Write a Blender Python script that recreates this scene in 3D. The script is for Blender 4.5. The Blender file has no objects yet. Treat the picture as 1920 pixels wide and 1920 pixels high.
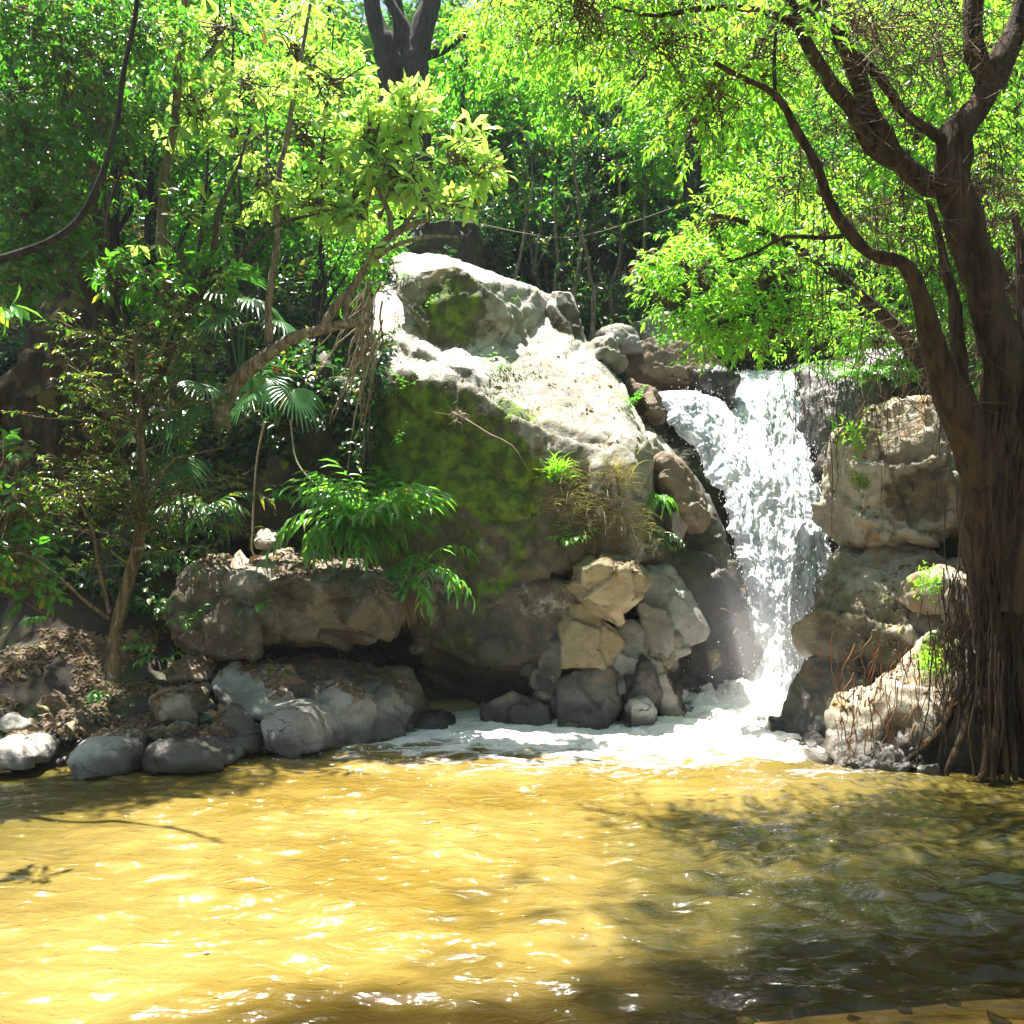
import bpy, bmesh, math, random
import numpy as np
from mathutils import Vector, noise, Matrix
from mathutils.bvhtree import BVHTree

R = math.radians
rng = np.random.default_rng(7)
random.seed(7)
scn = bpy.context.scene
COL = scn.collection

# ------------------------------------------------------------------ camera, sky, sun, exposure
F, H, HY = 1663.0, 1.6, 1060.0          # focal length and horizon row in photo pixels, eye height
cam_d = bpy.data.cameras.new('camera'); cam = bpy.data.objects.new('camera', cam_d); COL.objects.link(cam)
cam.location = (0, 0, H); cam.rotation_euler = (R(90), 0, 0)
cam_d.sensor_width = 36; cam_d.sensor_fit = 'HORIZONTAL'; cam_d.lens = 36 * F / 1920
cam_d.shift_y = (HY - 960) / 1920
cam_d.clip_start = 0.05; cam_d.clip_end = 600
scn.camera = cam

SUN_EL, SUN_AZ = 75.0, -38.0             # sun high behind the outcrop
sd = Vector((math.cos(R(SUN_EL)) * math.sin(R(SUN_AZ)), math.cos(R(SUN_EL)) * math.cos(R(SUN_AZ)), math.sin(R(SUN_EL))))
world = bpy.data.worlds.new('World'); scn.world = world; world.use_nodes = True
wn = world.node_tree.nodes; wl = world.node_tree.links
sky = wn.new('ShaderNodeTexSky'); sky.sky_type = 'NISHITA'; sky.sun_disc = False
sky.sun_elevation = R(SUN_EL); sky.sun_rotation = R(SUN_AZ)
sky.dust_density = 2.0
bg = wn['Background']; wl.new(sky.outputs[0], bg.inputs[0]); bg.inputs[1].default_value = 0.05
sl = bpy.data.lights.new('sun', 'SUN'); sl.energy = 5.0; sl.angle = R(0.5); sl.color = (1.0, 0.955, 0.87)
so = bpy.data.objects.new('sun', sl); COL.objects.link(so); so.rotation_euler = sd.to_track_quat('Z', 'Y').to_euler()
scn.view_settings.view_transform = 'Standard'; scn.view_settings.look = 'None'
scn.view_settings.exposure = 2.15; scn.view_settings.gamma = 1.0; scn.view_settings.use_curve_mapping = False
scn.cycles.max_bounces = 8; scn.cycles.diffuse_bounces = 5; scn.cycles.glossy_bounces = 3
scn.cycles.transmission_bounces = 5; scn.cycles.transparent_max_bounces = 10
scn.cycles.use_denoising = True

def at(px, py, Y):
    return Vector(((px - 960) / F * Y, Y, H - (py - HY) / F * Y))

# ------------------------------------------------------------------ mesh helpers
class Geo:
    def __init__(s): s.v = []; s.l = []; s.c = []; s.n = 0
    def add(s, V, Fa):
        V = np.asarray(V, float).reshape(-1, 3); Fa = np.asarray(Fa, int)
        if len(V) == 0: return
        s.v.append(V); s.l.append((Fa + s.n).ravel()); s.c.append(np.full(len(Fa), Fa.shape[1])); s.n += len(V)
    def build(s, name, mat, parent=None, origin=None, smooth=True):
        me = bpy.data.meshes.new(name)
        if s.n:
            V = np.concatenate(s.v); L = np.concatenate(s.l); C = np.concatenate(s.c)
            if origin is not None: V = V - np.array(origin)
            me.vertices.add(len(V)); me.vertices.foreach_set('co', V.ravel())
            me.loops.add(len(L)); me.loops.foreach_set('vertex_index', L)
            me.polygons.add(len(C)); me.polygons.foreach_set('loop_start', np.concatenate(([0], np.cumsum(C)[:-1])))
            me.polygons.foreach_set('use_smooth', np.full(len(C), smooth))
            me.update(calc_edges=True)
        me.materials.append(mat)
        o = bpy.data.objects.new(name, me); COL.objects.link(o)
        if parent is not None: o.parent = parent
        elif origin is not None: o.location = origin
        return o

def tag(o, label=None, cat=None, group=None, kind=None):
    if label: o['label'] = label
    if cat: o['category'] = cat
    if group: o['group'] = group
    if kind: o['kind'] = kind
    return o
def empty(name, loc, label, cat, group=None):
    o = bpy.data.objects.new(name, None); o.location = loc; o.empty_display_size = 0.1; COL.objects.link(o)
    return tag(o, label, cat, group)

def spline(pts, step=0.08):
    """Catmull-Rom through (Vector, radius) pairs"""
    P = [np.array([*p, r]) for p, r in pts]
    P = [2 * P[0] - P[1]] + P + [2 * P[-1] - P[-2]]
    out = []
    for i in range(1, len(P) - 2):
        a, b, c, d = P[i - 1:i + 3]
        n = max(2, int(np.linalg.norm((c - b)[:3]) / step))
        for k in range(n):
            t = k / n
            out.append(0.5 * ((2 * b) + (-a + c) * t + (2 * a - 5 * b + 4 * c - d) * t * t + (-a + 3 * b - 3 * c + d) * t ** 3))
    out.append(P[-2])
    return np.array(out)

def tube(g, pts, sides=8, step=0.08, knob=0.0, wob=0.0, seed=0):
    S = spline(pts, step); n = len(S)
    if n < 2: return
    C = S[:, :3].copy(); r = np.maximum(S[:, 3], 0.0008)
    if wob:
        for i in range(n):
            C[i] += np.array(noise.noise_vector(Vector(C[i]) * 2.3 + Vector((seed, 0, 0)))) * wob
    T = np.gradient(C, axis=0); T /= np.linalg.norm(T, axis=1)[:, None] + 1e-9
    u = np.cross(T[0], [0.3, 0.9, 0.2]); u /= np.linalg.norm(u) + 1e-9
    V = np.zeros((n, sides, 3)); ang = np.arange(sides) / sides * 2 * math.pi
    for i in range(n):
        u = u - T[i] * u.dot(T[i]); u /= np.linalg.norm(u) + 1e-9
        w = np.cross(T[i], u)
        rr = np.full(sides, r[i])
        if knob:
            for k in range(sides):
                q = Vector(C[i]) + Vector(math.cos(ang[k]) * u + math.sin(ang[k]) * w) * r[i]
                rr[k] *= 1 + knob * noise.noise(q * 5 + Vector((seed, 3, 1))) + knob * .6 * noise.noise(Vector((q.x * 22, q.y * 22, q.z * 4)))
        V[i] = C[i] + rr[:, None] * (np.cos(ang)[:, None] * u + np.sin(ang)[:, None] * w)
    idx = np.arange(n * sides).reshape(n, sides)
    a = idx[:-1]; b = idx[1:]
    Q = np.stack([a, np.roll(a, -1, 1), np.roll(b, -1, 1), b], -1).reshape(-1, 4)
    g.add(V.reshape(-1, 3), Q)

def twigs(g, P0, P1, r0, r1, sag=0.06):
    """many thin three sided twigs at once"""
    P0 = np.asarray(P0); P1 = np.asarray(P1); n = len(P0)
    if n == 0: return
    M = (P0 + P1) / 2 + rng.normal(0, sag, (n, 3))
    D = P1 - P0; D /= np.linalg.norm(D, axis=1)[:, None] + 1e-9
    U = np.cross(D, rng.normal(0, 1, (n, 3))); U /= np.linalg.norm(U, axis=1)[:, None] + 1e-9
    W = np.cross(D, U)
    V = np.zeros((n, 3, 3, 3))
    for j, (C, r) in enumerate(((P0, r0), (M, (r0 + r1) / 2), (P1, r1))):
        for k in range(3):
            a = k * 2.0944
            V[:, j, k] = C + r * (math.cos(a) * U + math.sin(a) * W)
    q = []
    for j in range(2):
        for k in range(3):
            q.append([j * 3 + k, j * 3 + (k + 1) % 3, (j + 1) * 3 + (k + 1) % 3, (j + 1) * 3 + k])
    Q = (np.arange(n)[:, None, None] * 9 + np.array(q)[None]).reshape(-1, 4)
    g.add(V.reshape(-1, 3), Q)

# leaf templates: (along, across, up), faces
T_FAR = (np.array([[0, 0, 0], [.45, .5, .07], [1, 0, -.12], [.42, -.5, .07]]), np.array([[0, 1, 2], [0, 2, 3]]))
T_LANCE = (np.array([[0, 0, 0], [.3, 0, -.02], [.3, .46, .06], [.3, -.46, .06], [.66, 0, -.07], [.66, .38, 0], [.66, -.38, 0], [1, 0, -.2]]),
           np.array([[0, 1, 2], [0, 3, 1], [1, 4, 5], [1, 5, 2], [1, 3, 6], [1, 6, 4], [4, 7, 5], [4, 6, 7]]))
T_OBOV = (np.array([[0, 0, 0], [.38, 0, -.03], [.38, .26, .02], [.38, -.26, .02], [.74, 0, -.08], [.74, .5, -.03], [.74, -.5, -.03], [1, 0, -.16]]),
          T_LANCE[1])
def unit(A): return A / (np.linalg.norm(A, axis=-1, keepdims=True) + 1e-9)
def leaves(g, P, A, N, L, W, tm, curv=0.0):
    T, Fc = tm; n = len(P)
    if n == 0: return
    A = unit(A); N = unit(N - A * (A * N).sum(1, keepdims=True)); S = np.cross(N, A)
    L = np.broadcast_to(np.asarray(L, float), (n,)); W = np.broadcast_to(np.asarray(W, float), (n,))
    z = T[:, 2] - curv * T[:, 0] ** 2
    V = P[:, None] + A[:, None] * (T[:, 0][None, :, None] * L[:, None, None]) + S[:, None] * (T[:, 1][None, :, None] * W[:, None, None]) \
        + N[:, None] * (z[None, :, None] * L[:, None, None])
    Q = (np.arange(n)[:, None, None] * len(T) + Fc[None]).reshape(-1, Fc.shape[1])
    g.add(V.reshape(-1, 3), Q)

def sprigs(g, P, D, k, stem, L, W, tm, splay=1.0, droop=0.3, tip=True, jit=0.35, up=1.0):
    """k leaves along a short stem at each P in direction D"""
    P = np.asarray(P); D = unit(np.asarray(D)); n = len(P)
    if n == 0: return
    U = unit(np.cross(D, np.array([0, 0, 1.0]) + rng.normal(0, .25, (n, 3))))
    Wd = np.cross(U, D)
    for i in range(k):
        t = (i + .3) / k
        last = tip and i >= k - 3
        ph = i * 2.4 if stem < 0.05 else (0 if i % 2 else math.pi) + rng.normal(0, .35, n)
        ph = np.broadcast_to(ph, (n,)) + rng.normal(0, .3, n)
        side = np.cos(ph)[:, None] * U + np.sin(ph)[:, None] * Wd * (0.9 if stem < .05 else .5)
        A = D * (0.9 if last else .45) + side * splay * (.55 if last else 1) + rng.normal(0, jit, (n, 3)) * .6
        A[:, 2] -= droop * rng.uniform(.3, 1.4, n)
        N = np.array([0, -.25, up]) + rng.normal(0, jit * 1.7, (n, 3)) - D * .1
        s = rng.uniform(.65, 1.2, n) * (1 - .25 * abs(t - .5))
        leaves(g, P + D * (stem * t), A, N, L * s, W * s * rng.uniform(.85, 1.15, n), tm, curv=.1)

def blob_points(clumps, thr=-0.15, freq=1.1, shell=.45):
    """sprig points in ellipsoidal clumps, thinned by noise so gaps stay open; returns points, directions, hub"""
    PP, DD, HH = [], [], []
    for (c, rx, ry, rz, n) in clumps:
        c = np.array(c)
        d = unit(rng.normal(0, 1, (n, 3))); r = rng.uniform(0, 1, n) ** shell
        p = c + d * r[:, None] * np.array([rx, ry, rz])
        keep = np.array([noise.noise(Vector(q) * freq) + .5 * noise.noise(Vector(q) * freq * 2.7) > thr for q in p])
        p = p[keep]; d = d[keep]
        PP.append(p); DD.append(unit(d * .8 + rng.normal(0, .5, d.shape) + [0, 0, -.05])); HH.append(np.broadcast_to(c, p.shape))
    return np.concatenate(PP), np.concatenate(DD), np.concatenate(HH)

# ------------------------------------------------------------------ materials
def newmat(name):
    m = bpy.data.materials.new(name); m.use_nodes = True
    return m, m.node_tree.nodes, m.node_tree.links, m.node_tree.nodes['Principled BSDF']
def ramp(n, stops):
    r = n.new('ShaderNodeValToRGB'); e = r.color_ramp.elements
    while len(e) < len(stops): e.new(.5)
    for el, (p, c) in zip(e, stops):
        el.position = p; el.color = (c, c, c, 1) if isinstance(c, (int, float)) else (*c, 1)
    return r
def mixc(n, l, fac, a, b, mode='MIX'):
    m = n.new('ShaderNodeMix'); m.data_type = 'RGBA'; m.blend_type = mode
    if isinstance(fac, (int, float)): m.inputs[0].default_value = fac
    else: l.new(fac, m.inputs[0])
    for s, i in ((a, 6), (b, 7)):
        if isinstance(s, tuple): m.inputs[i].default_value = (*s, 1)
        else: l.new(s, m.inputs[i])
    return m.outputs[2]
def math_(n, l, op, a, b=None, clamp=False):
    m = n.new('ShaderNodeMath'); m.operation = op; m.use_clamp = clamp
    for s, i in ((a, 0), (b, 1)):
        if s is None: continue
        if isinstance(s, (int, float)): m.inputs[i].default_value = s
        else: l.new(s, m.inputs[i])
    return m.outputs[0]
def ntex(n, l, vec, scale, detail=5, rough=.55, dist=0.0):
    t = n.new('ShaderNodeTexNoise'); t.inputs['Scale'].default_value = scale; t.inputs['Detail'].default_value = detail
    t.inputs['Roughness'].default_value = rough; t.inputs['Distortion'].default_value = dist
    l.new(vec, t.inputs['Vector']); return t.outputs['Fac']
def bumpn(n, l, h, strength, dist, prev=None):
    b = n.new('ShaderNodeBump'); b.inputs['Strength'].default_value = strength; b.inputs['Distance'].default_value = dist
    l.new(h, b.inputs['Height'])
    if prev is not None: l.new(prev, b.inputs['Normal'])
    return b.outputs[0]
def pos(n): return n.new('ShaderNodeNewGeometry').outputs['Position']
def smooth_(n, l, v, lo, hi):
    m = n.new('ShaderNodeMapRange'); m.interpolation_type = 'SMOOTHSTEP'
    l.new(v, m.inputs[0]); m.inputs[1].default_value = lo; m.inputs[2].default_value = hi
    return m.outputs[0]
def sphere_mask(n, l, P, c, r, soft=.6):
    d = n.new('ShaderNodeVectorMath'); d.operation = 'DISTANCE'; l.new(P, d.inputs[0]); d.inputs[1].default_value = c
    return smooth_(n, l, d.outputs['Value'], r, r * (1 - soft))

def leaf_mat(name, dark, light, trans, tf=.5, rough=.38, brown=0.0):
    m, n, l, p = newmat(name)
    g = n.new('ShaderNodeNewGeometry')
    ri = g.outputs['Random Per Island']
    nz = ntex(n, l, g.outputs['Position'], 1.3, 3)
    f = math_(n, l, 'ADD', math_(n, l, 'MULTIPLY', ri, .7), math_(n, l, 'MULTIPLY', math_(n, l, 'SUBTRACT', nz, .35), .9), True)
    col = mixc(n, l, f, dark, light)
    tcol = mixc(n, l, f, tuple(c * .7 for c in trans), trans)
    yf = math_(n, l, 'LESS_THAN', ri, .10)
    col = mixc(n, l, math_(n, l, 'MULTIPLY', yf, .6), col, (.22, .22, .03)); tcol = mixc(n, l, math_(n, l, 'MULTIPLY', yf, .6), tcol, (.75, .70, .06))
    if brown:
        bf = math_(n, l, 'GREATER_THAN', ri, 1 - brown)
        col = mixc(n, l, bf, col, (.12, .05, .02)); tcol = mixc(n, l, bf, tcol, (.2, .08, .02))
    l.new(col, p.inputs['Base Color']); p.inputs['Roughness'].default_value = rough
    p.inputs['Specular IOR Level'].default_value = .75
    t = n.new('ShaderNodeBsdfTranslucent'); l.new(tcol, t.inputs[0])
    mx = n.new('ShaderNodeMixShader'); mx.inputs[0].default_value = tf
    l.new(p.outputs[0], mx.inputs[1]); l.new(t.outputs[0], mx.inputs[2]); l.new(mx.outputs[0], n['Material Output'].inputs[0])
    return m

def bark_mat(name, a, b, spots=None, scale=6, spot_thr=.6):
    m, n, l, p = newmat(name); P = pos(n)
    mp = n.new('ShaderNodeMapping'); mp.inputs['Scale'].default_value = (1, 1, .14); l.new(P, mp.inputs[0])
    f = ntex(n, l, mp.outputs[0], scale * 3, 8, .65)
    col = mixc(n, l, ramp_f(n, l, f, .40, .60), a, b)
    if spots:
        s = ntex(n, l, P, scale * 1.4, 5, .6)
        col = mixc(n, l, smooth_(n, l, s, spot_thr - .04, spot_thr + .04), col, spots)
    l.new(col, p.inputs['Base Color']); p.inputs['Roughness'].default_value = .85
    p.inputs['Specular IOR Level'].default_value = .25
    l.new(bumpn(n, l, f, 1.0, .05), p.inputs['Normal'])
    return m
def ramp_f(n, l, v, lo, hi): return smooth_(n, l, v, lo, hi)

def rock_mat(name, a, b, c, moss=[], mossn=0.0, wet_z=.12, wet_spheres=[], rust=0.0, front_shade=[], strata=0.0):
    m, n, l, p = newmat(name); P = pos(n)
    n1 = ntex(n, l, P, 1.3, 6, .6, .4); n2 = ntex(n, l, P, 9, 8, .7); n3 = ntex(n, l, P, 60, 4, .7)
    col = mixc(n, l, smooth_(n, l, n1, .35, .65), a, b)
    col = mixc(n, l, smooth_(n, l, n2, .5, .78), col, c)
    col = mixc(n, l, math_(n, l, 'MULTIPLY', smooth_(n, l, n3, .58, .72), .55), col, tuple(x * .45 for x in a))
    if strata:
        wv = n.new('ShaderNodeTexWave'); wv.inputs['Scale'].default_value = 1.6; wv.inputs['Distortion'].default_value = 9
        wv.inputs['Detail'].default_value = 5; wv.inputs['Detail Scale'].default_value = 1.3; wv.bands_direction = 'Z'
        mp = n.new('ShaderNodeMapping'); mp.inputs['Rotation'].default_value = (0, R(30), 0); l.new(P, mp.inputs[0]); l.new(mp.outputs[0], wv.inputs[0])
        col = mixc(n, l, math_(n, l, 'MULTIPLY', smooth_(n, l, wv.outputs['Fac'], .55, 1), strata), col, tuple(x * .4 for x in c))
    if rust:
        n4 = ntex(n, l, P, 2.6, 5, .6, .8)
        col = mixc(n, l, math_(n, l, 'MULTIPLY', smooth_(n, l, n4, .55, .66), rust), col, (.28, .15, .05))
    al = None  # shade of the steep front faces put into the colour as dark patches
    for (cc, r) in front_shade:
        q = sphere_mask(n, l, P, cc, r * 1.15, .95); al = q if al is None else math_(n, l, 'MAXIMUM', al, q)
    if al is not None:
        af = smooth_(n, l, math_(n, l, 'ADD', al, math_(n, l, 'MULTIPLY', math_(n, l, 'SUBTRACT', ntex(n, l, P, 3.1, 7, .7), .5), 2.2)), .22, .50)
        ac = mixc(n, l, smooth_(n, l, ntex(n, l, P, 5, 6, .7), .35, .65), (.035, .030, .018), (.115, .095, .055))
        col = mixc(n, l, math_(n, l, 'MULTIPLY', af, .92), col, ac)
    # lichen and pale scuffs
    n5 = ntex(n, l, P, 18, 5, .75)
    col = mixc(n, l, math_(n, l, 'MULTIPLY', smooth_(n, l, n5, .62, .66), .5), col, (.46, .45, .40))
    # cracks
    vo = n.new('ShaderNodeTexVoronoi'); vo.feature = 'DISTANCE_TO_EDGE'; vo.inputs['Scale'].default_value = 1.1
    wr = n.new('ShaderNodeVectorMath'); wr.operation = 'ADD'
    nv = n.new('ShaderNodeTexNoise'); nv.inputs['Scale'].default_value = 2.2; nv.inputs['Detail'].default_value = 5; l.new(P, nv.inputs['Vector'])
    sc = n.new('ShaderNodeVectorMath'); sc.operation = 'SCALE'; sc.inputs['Scale'].default_value = .9; l.new(nv.outputs['Color'], sc.inputs[0])
    l.new(P, wr.inputs[0]); l.new(sc.outputs[0], wr.inputs[1]); l.new(wr.outputs[0], vo.inputs['Vector'])
    crk = smooth_(n, l, vo.outputs['Distance'], 0.0, .010)
    crk = math_(n, l, 'MAXIMUM', crk, smooth_(n, l, ntex(n, l, P, 1.7, 3), .64, .54))
    col = mixc(n, l, crk, (.02, .017, .013), col)
    rough = .8
    if moss or mossn:
        mk = None
        mn = ntex(n, l, P, 4.5, 7, .7)
        for (cc, r, w) in moss:
            s = math_(n, l, 'MULTIPLY', sphere_mask(n, l, P, cc, r, .7), w)
            mk = s if mk is None else math_(n, l, 'MAXIMUM', mk, s)
        if mossn:
            mk = math_(n, l, 'ADD', mk, mossn) if mk is not None else None
            if mk is None:
                v = n.new('ShaderNodeValue'); v.outputs[0].default_value = mossn; mk = v.outputs[0]
        s = math_(n, l, 'ADD', math_(n, l, 'MULTIPLY', mk, .6), math_(n, l, 'SUBTRACT', mn, .5))
        mf = smooth_(n, l, s, .22, .36)
        mc = mixc(n, l, smooth_(n, l, ntex(n, l, P, 7, 5), .35, .65), (.035, .060, .006), (.13, .21, .010))
        col = mixc(n, l, mf, col, mc)
    # wet and dark by the water
    sx = n.new('ShaderNodeSeparateXYZ'); l.new(P, sx.inputs[0])
    wz = math_(n, l, 'ADD', sx.outputs[2], math_(n, l, 'MULTIPLY', math_(n, l, 'SUBTRACT', n1, .5), .5))
    wet = smooth_(n, l, wz, wet_z + .08, wet_z - .04)
    for (cc, r) in wet_spheres:
        w2 = sphere_mask(n, l, P, cc, r, .35)
        wet = math_(n, l, 'MAXIMUM', wet, math_(n, l, 'MULTIPLY', w2, smooth_(n, l, n1, .2, .55)))
    dk = mixc(n, l, 1.0, col, (.30, .29, .30), 'MULTIPLY')
    col = mixc(n, l, math_(n, l, 'MULTIPLY', wet, .9), col, dk)
    l.new(col, p.inputs['Base Color'])
    rg = n.new('ShaderNodeMapRange'); l.new(wet, rg.inputs[0]); rg.inputs[3].default_value = .82; rg.inputs[4].default_value = .3
    l.new(rg.outputs[0], p.inputs['Roughness'])
    b1 = bumpn(n, l, n2, .55, .05); b2 = bumpn(n, l, n3, .35, .012, b1); b3 = bumpn(n, l, crk, .6, .03, b2)
    l.new(b3, p.inputs['Normal'])
    return m

def plain_mat(name, a, b, rough=.8, scale=12, bump=.3):
    m, n, l, p = newmat(name); P = pos(n); f = ntex(n, l, P, scale, 6, .65)
    g = n.new('ShaderNodeNewGeometry')
    ff = math_(n, l, 'ADD', math_(n, l, 'MULTIPLY', f, .5), math_(n, l, 'MULTIPLY', g.outputs['Random Per Island'], .5))
    l.new(mixc(n, l, smooth_(n, l, ff, .25, .75), a, b), p.inputs['Base Color']); p.inputs['Roughness'].default_value = rough
    if bump: l.new(bumpn(n, l, f, bump, .02), p.inputs['Normal'])
    return m

G_A = (.15, .138, .11); G_B = (.36, .34, .30); G_C = (.25, .20, .13)
FALL = tuple(at(1440, 1000, 10.6))
M = {}
M['cliff'] = rock_mat('cliff rock', (.22, .205, .17), (.42, .405, .37), (.26, .22, .15), rust=.4, strata=.4,
    front_shade=[(tuple(at(820, 900, 9.2)), 1.5), (tuple(at(1000, 1000, 9.1)), 1.1), (tuple(at(900, 1250, 9.3)), 1.5), (tuple(at(850, 590, 10.15)), .62), (tuple(at(1330, 1150, 9.9)), 1.5), (tuple(at(690, 900, 9.3)), 1.0), (tuple(at(1060, 610, 11.3)), .35)],
    moss=[(tuple(at(800, 850, 9.2)), 1.2, .85), (tuple(at(900, 1020, 9.2)), 1.2, .45), (tuple(at(930, 900, 9.0)), .7, 1.15), (tuple(at(850, 580, 10.2)), .75, .6), (tuple(at(720, 1000, 9.3)), 1.2, .5),
          (tuple(at(960, 780, 9.2)), .45, .6), (tuple(at(850, 1250, 9.2)), .9, .45), (tuple(at(700, 780, 9.3)), .8, .6)],
    wet_spheres=[(tuple(at(1340, 950, 10.3)), 1.1), (tuple(at(1390, 1250, 9.9)), 1.2), (tuple(at(930, 1300, 9.2)), 1.0)])
M['boulder'] = rock_mat('grey boulder stone', G_A, (.36, .35, .32), (.15,.12,.075), mossn=.18, wet_z=.17)
M['warm'] = rock_mat('yellowish boulder stone', (.24, .19, .105), (.36, .30, .185), (.17, .125, .06), wet_z=.10, rust=.3)
M['right'] = rock_mat('lichen covered stone', front_shade=[(tuple(at(1640, 1400, 7.0)), .45), (tuple(at(1780, 1410, 6.8)), .5), (tuple(at(1720, 930, 8.5)), .38), (tuple(at(1640, 1230, 8.1)), .4), (tuple(at(1560, 1180, 8.4)), .25)], *( (.14, .115, .07), (.36, .33, .26), (.14, .095, .04)), mossn=.1, rust=.7, wet_z=.25,
    moss=[(tuple(at(1750, 1100, 7.8)), .22, .9), (tuple(at(1760, 1230, 7.4)), .3, .8), (tuple(at(1590, 900, 8.6)), .35, .55)],
    wet_spheres=[(tuple(at(1560, 1290, 8.3)), .6)])
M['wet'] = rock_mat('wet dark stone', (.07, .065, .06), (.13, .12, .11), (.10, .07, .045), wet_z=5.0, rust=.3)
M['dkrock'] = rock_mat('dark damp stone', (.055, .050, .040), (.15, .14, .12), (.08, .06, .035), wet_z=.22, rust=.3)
M['ledge'] = rock_mat('brown ledge stone', front_shade=[(tuple(at(x_, y_, 8.25)), .52) for x_, y_ in ((540, 1150), (640, 1150), (720, 1150), (440, 1190), (350, 1150), (700, 1310), (450, 1230))], *( (.10, .08, .048), (.30, .27, .22), (.09, .065, .03)), mossn=.2, rust=.6, wet_z=.17)
M['brownrock'] = rock_mat('reddish stream stone', (.14, .09, .055), (.26, .20, .15), (.11, .065, .035), rust=.7, wet_z=0)

M['soil'] = rock_mat('forest soil', (.018, .015, .009), (.042, .033, .02), (.03, .036, .012), mossn=.30, wet_z=-.3)
M['lf_small'] = leaf_mat('small glossy dark leaves', (.02, .07, .012), (.05, .15, .02), (.14, .50, .03), .45, .26)
M['lf_olive'] = leaf_mat('small olive leaves', (.03, .05, .012), (.08, .12, .03), (.16, .34, .03), .45, .24, .08)
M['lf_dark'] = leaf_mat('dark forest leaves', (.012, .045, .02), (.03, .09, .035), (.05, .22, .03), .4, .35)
M['lf_mid'] = leaf_mat('mid green leaves', (.03, .10, .01), (.08, .22, .02), (.17, .60, .03), .5, .3, .01)
M['lf_bright'] = leaf_mat('bright broad leaves', (.12, .28, .04), (.38, .58, .18), (.62, .95, .14), .6, .28, .01)
M['lf_yel'] = leaf_mat('yellow green fine leaves', (.07, .20, .02), (.16, .36, .04), (.38, .88, .05), .6, .32, .015)
M['lf_ginger'] = leaf_mat('long arching leaves', (.04, .15, .02), (.10, .30, .06), (.30, .80, .06), .4, .25)
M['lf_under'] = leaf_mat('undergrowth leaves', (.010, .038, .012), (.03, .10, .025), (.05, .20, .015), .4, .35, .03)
M['palm'] = leaf_mat('fan palm fronds', (.03, .11, .03), (.06, .20, .05), (.10, .35, .04), .3, .28)
M['dry'] = leaf_mat('dry brown leaves', (.10, .055, .025), (.26, .17, .09), (.22, .11, .04), .25, .7)
M['straw'] = leaf_mat('dry grass', (.22, .17, .07), (.36, .31, .14), (.35, .32, .08), .4, .6)
M['b_brown'] = bark_mat('brown bark', (.032, .023, .014), (.10, .072, .045))
M['b_right'] = bark_mat('reddish brown rough bark', (.022, .013, .006), (.085, .050, .022), (.05, .045, .015), 5, .62)
M['b_moss'] = bark_mat('mossy yellow bark', (.09, .075, .03), (.21, .18, .075), (.30, .28, .18), 7, .60)
M['b_tan'] = bark_mat('tan bark', (.07, .048, .024), (.20, .145, .08), (.34, .30, .22), 8, .62)
M['b_pale'] = bark_mat('pale lichen bark', (.14, .10, .06), (.30, .24, .16), (.42, .38, .30), 8, .6)
M['b_dark'] = bark_mat('dark bark', (.018, .016, .014), (.05, .045, .04))
M['b_big'] = bark_mat('massive trunk bark', (.02, .013, .006), (.06, .042, .018), (.11, .095, .03), 3, .58)
M['twig'] = plain_mat('dry twig', (.06, .035, .015), (.17, .11, .055), .85)
M['vine'] = plain_mat('pale vine', (.16, .12, .07), (.34, .28, .19), .8)
M['root'] = plain_mat('root fibre', (.018, .010, .005), (.07, .042, .02), .85)
M['redroot'] = plain_mat('reddish root', (.14, .04, .012), (.30, .13, .04), .8)

# ------------------------------------------------------------------ ground
POOL = np.array([(-9, 5.6), (-5.2, 6.7), (-4.0, 7.05), (-2.8, 7.05), (-2.2, 7.8), (-1.2, 9.2), (0, 9.9), (1.4, 10.0), (2.3, 10.7), (3.1, 10.7), (2.9, 9.4),
                 (2.55, 8.4), (2.65, 7.2), (3.8, 6.8), (5, 6.0), (6.0, 4.9), (4.6, 3.8), (3.0, 3.25), (1.6, 2.9), (0, 2.55), (-4, 2.2), (-9, 2.2)])
def pool_sd(X, Y):
    d = np.full(X.shape, 1e9); ins = np.zeros(X.shape, bool)
    n = len(POOL)
    for i in range(n):
        a = POOL[i]; b = POOL[(i + 1) % n]; e = b - a
        t = np.clip(((X - a[0]) * e[0] + (Y - a[1]) * e[1]) / e.dot(e), 0, 1)
        d = np.minimum(d, np.hypot(X - a[0] - t * e[0], Y - a[1] - t * e[1]))
        c = ((a[1] > Y) != (b[1] > Y)) & (X < (b[0] - a[0]) * (Y - a[1]) / (b[1] - a[1] + 1e-12) + a[0])
        ins ^= c
    return np.where(ins, -d, d)
def vnoise(X, Y, s, o=4, seed=0):
    f = np.vectorize(lambda x, y: noise.fractal(Vector((x * s, y * s, seed)), 1.0, 2.0, o))
    return f(X, Y)
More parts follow.
